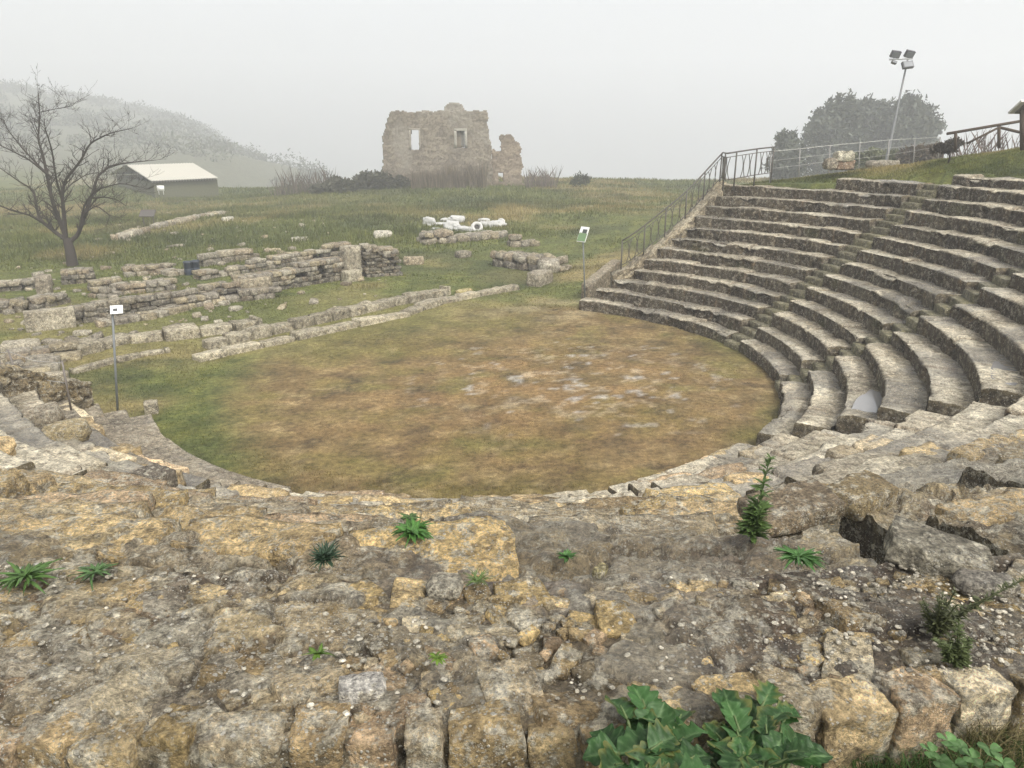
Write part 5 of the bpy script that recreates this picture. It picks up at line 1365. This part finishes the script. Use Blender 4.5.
# distinct loose stones on the foreground
def fstone(px, size, label, col, rz=0, tilt=(0, 0), rnd=.25, n=9, rough=.12, dz=0.):
    p = surf_z(*px)+np.array((0, 0, dz)); return stone(px, size, label, col, rz, tilt, n, rnd, rough, p=p, mat='near', sink=.25)
fstone((362, 694), (.11, .065, .05), 'bright white angular stone set among the front cobbles', (.72, .70, .66), .2)
fstone((445, 590), (.10, .09, .05), 'round pale grey stone at the front centre beside the grassy tuft', (.46, .43, .35), 0, (0, 0), .7)
fstone((600, 573), (.05, .03, .03), 'small yellow stone chip beside the centre weed', (.45, .40, .22), .9)
fstone((40, 424), (.6, .45, .34), 'big pale boulder lying under the low dark wall at left', (.37, .32, .24), .3, (.1, -.15), .45)
fstone((68, 437), (.6, .42, .28), 'yellowish broken stone just below the pale boulder at left', (.46, .38, .22), .5, (.1, -.1), .4)
fstone((155, 483), (.36, .3, .2), 'dark squared block at the left stair foot', (.19, .165, .13), -.5, (0, .05), .05)
fstone((790, 512), (.5, .28, .1), 'flat brown slab leaning behind the tall upright weed', (.30, .24, .16), .3, (.12, -.1), .2)
fstone((860, 500), (.42, .28, .14), 'flat ochre stone between the brown slab and the dark gap', (.34, .27, .15), .5, (.1, -.1), .3)
fstone((935, 560), (.30, .17, .09), 'large grey angular slab at the edge of the deep dark gap at right', (.31, .29, .23), -.45, (.05, .18), .15)
fstone((985, 588), (.17, .09, .05), 'small smooth grey stone below the large angular slab at right', (.32, .30, .26), -.1, (0, .05), .5)

mb = MB(); rr = random.Random(91)
for _ in range(330):
    px, py = rr.choice([(rr.uniform(0, 400), rr.uniform(262, 330)), (rr.uniform(0, 260), rr.uniform(300, 370)), (rr.uniform(60, 330), rr.uniform(212, 260))])
    if py > 350 - px*.12 + 12: continue
    p = on_ground(px, py); a_ = rr.choice((.06, .08, .12, .18, .25))
    block(mb, p+np.array((0, 0, a_*.15)), (a_*rr.uniform(1.2, 2.4), a_*1.3, a_*.8), rr.uniform(0, 3), (rr.gauss(0, .15), rr.gauss(0, .15)), pcol(rr.random(), rr.uniform(.7, 1.4)), 3, .35, .15, rr.random()*99)
tag(mb.build('loose_stones', M['wall']), kind='stuff')

# ------------------------------------------------------------------ air, light, camera
hz = bpy.data.meshes.new('haze')
hx0, hx1, hy0, hy1, hz0, hz1 = -760, 620, -60, 1050, -80, 92
hv = [(x, y, z) for x in (hx0, hx1) for y in (hy0, hy1) for z in (hz0, hz1)]
hz.from_pydata(hv, [], [(0, 1, 3, 2), (4, 6, 7, 5), (0, 4, 5, 1), (2, 3, 7, 6), (0, 2, 6, 4), (1, 5, 7, 3)])
ho = bpy.data.objects.new('haze', hz); COL.objects.link(ho); tag(ho, kind='stuff')
m = bpy.data.materials.new('haze'); m.use_nodes = True; nt = m.node_tree; nt.nodes.clear()
out = nt.nodes.new('ShaderNodeOutputMaterial'); pv = nt.nodes.new('ShaderNodeVolumePrincipled')
pv.inputs['Color'].default_value = (.945, .96, .975, 1); pv.inputs['Density'].default_value = .0027; pv.inputs['Anisotropy'].default_value = .2
nt.links.new(pv.outputs[0], out.inputs['Volume']); hz.materials.append(m)

SUN_EL, SUN_AZ = math.radians(52), math.radians(150)     # overcast: a very soft sun behind and to the right of the camera
w = bpy.data.worlds.new('World'); scene.world = w; w.use_nodes = True
nt = w.node_tree; bg = nt.nodes['Background']
sky = nt.nodes.new('ShaderNodeTexSky'); sky.sky_type = 'NISHITA'; sky.sun_disc = False
sky.sun_elevation = SUN_EL; sky.sun_rotation = SUN_AZ; sky.air_density = 1.; sky.dust_density = 5.; sky.ozone_density = 1
hs = nt.nodes.new('ShaderNodeHueSaturation'); hs.inputs['Saturation'].default_value = .22
nt.links.new(sky.outputs[0], hs.inputs['Color']); nt.links.new(hs.outputs[0], bg.inputs['Color'])
bg.inputs['Strength'].default_value = .15
sl = bpy.data.lights.new('sun', 'SUN'); sl.energy = 1.5; sl.angle = math.radians(25); sl.color = (1., .96, .9)
so = bpy.data.objects.new('sun', sl); COL.objects.link(so)
so.rotation_euler = (math.radians(90)-SUN_EL, 0, math.radians(180)-SUN_AZ)
cd = bpy.data.cameras.new('camera'); cam = bpy.data.objects.new('camera', cd); COL.objects.link(cam); scene.camera = cam
cam.location = (0, 0, H); cam.rotation_euler = (PI/2-TH, 0, 0)
cd.sensor_width = 36; cd.lens = F/1024*36; cd.clip_end = 3000; cd.clip_start = .05
scene.view_settings.view_transform = 'Standard'; scene.view_settings.look = 'None'
scene.view_settings.exposure = .84; scene.view_settings.gamma = 1
scene.cycles.volume_bounces = 2; scene.cycles.max_bounces = 6; scene.cycles.diffuse_bounces = 3
scene.cycles.use_denoising = True; scene.cycles.denoising_prefilter = 'NONE'; scene.cycles.use_adaptive_sampling = True
scene.cycles.volume_step_rate = 4
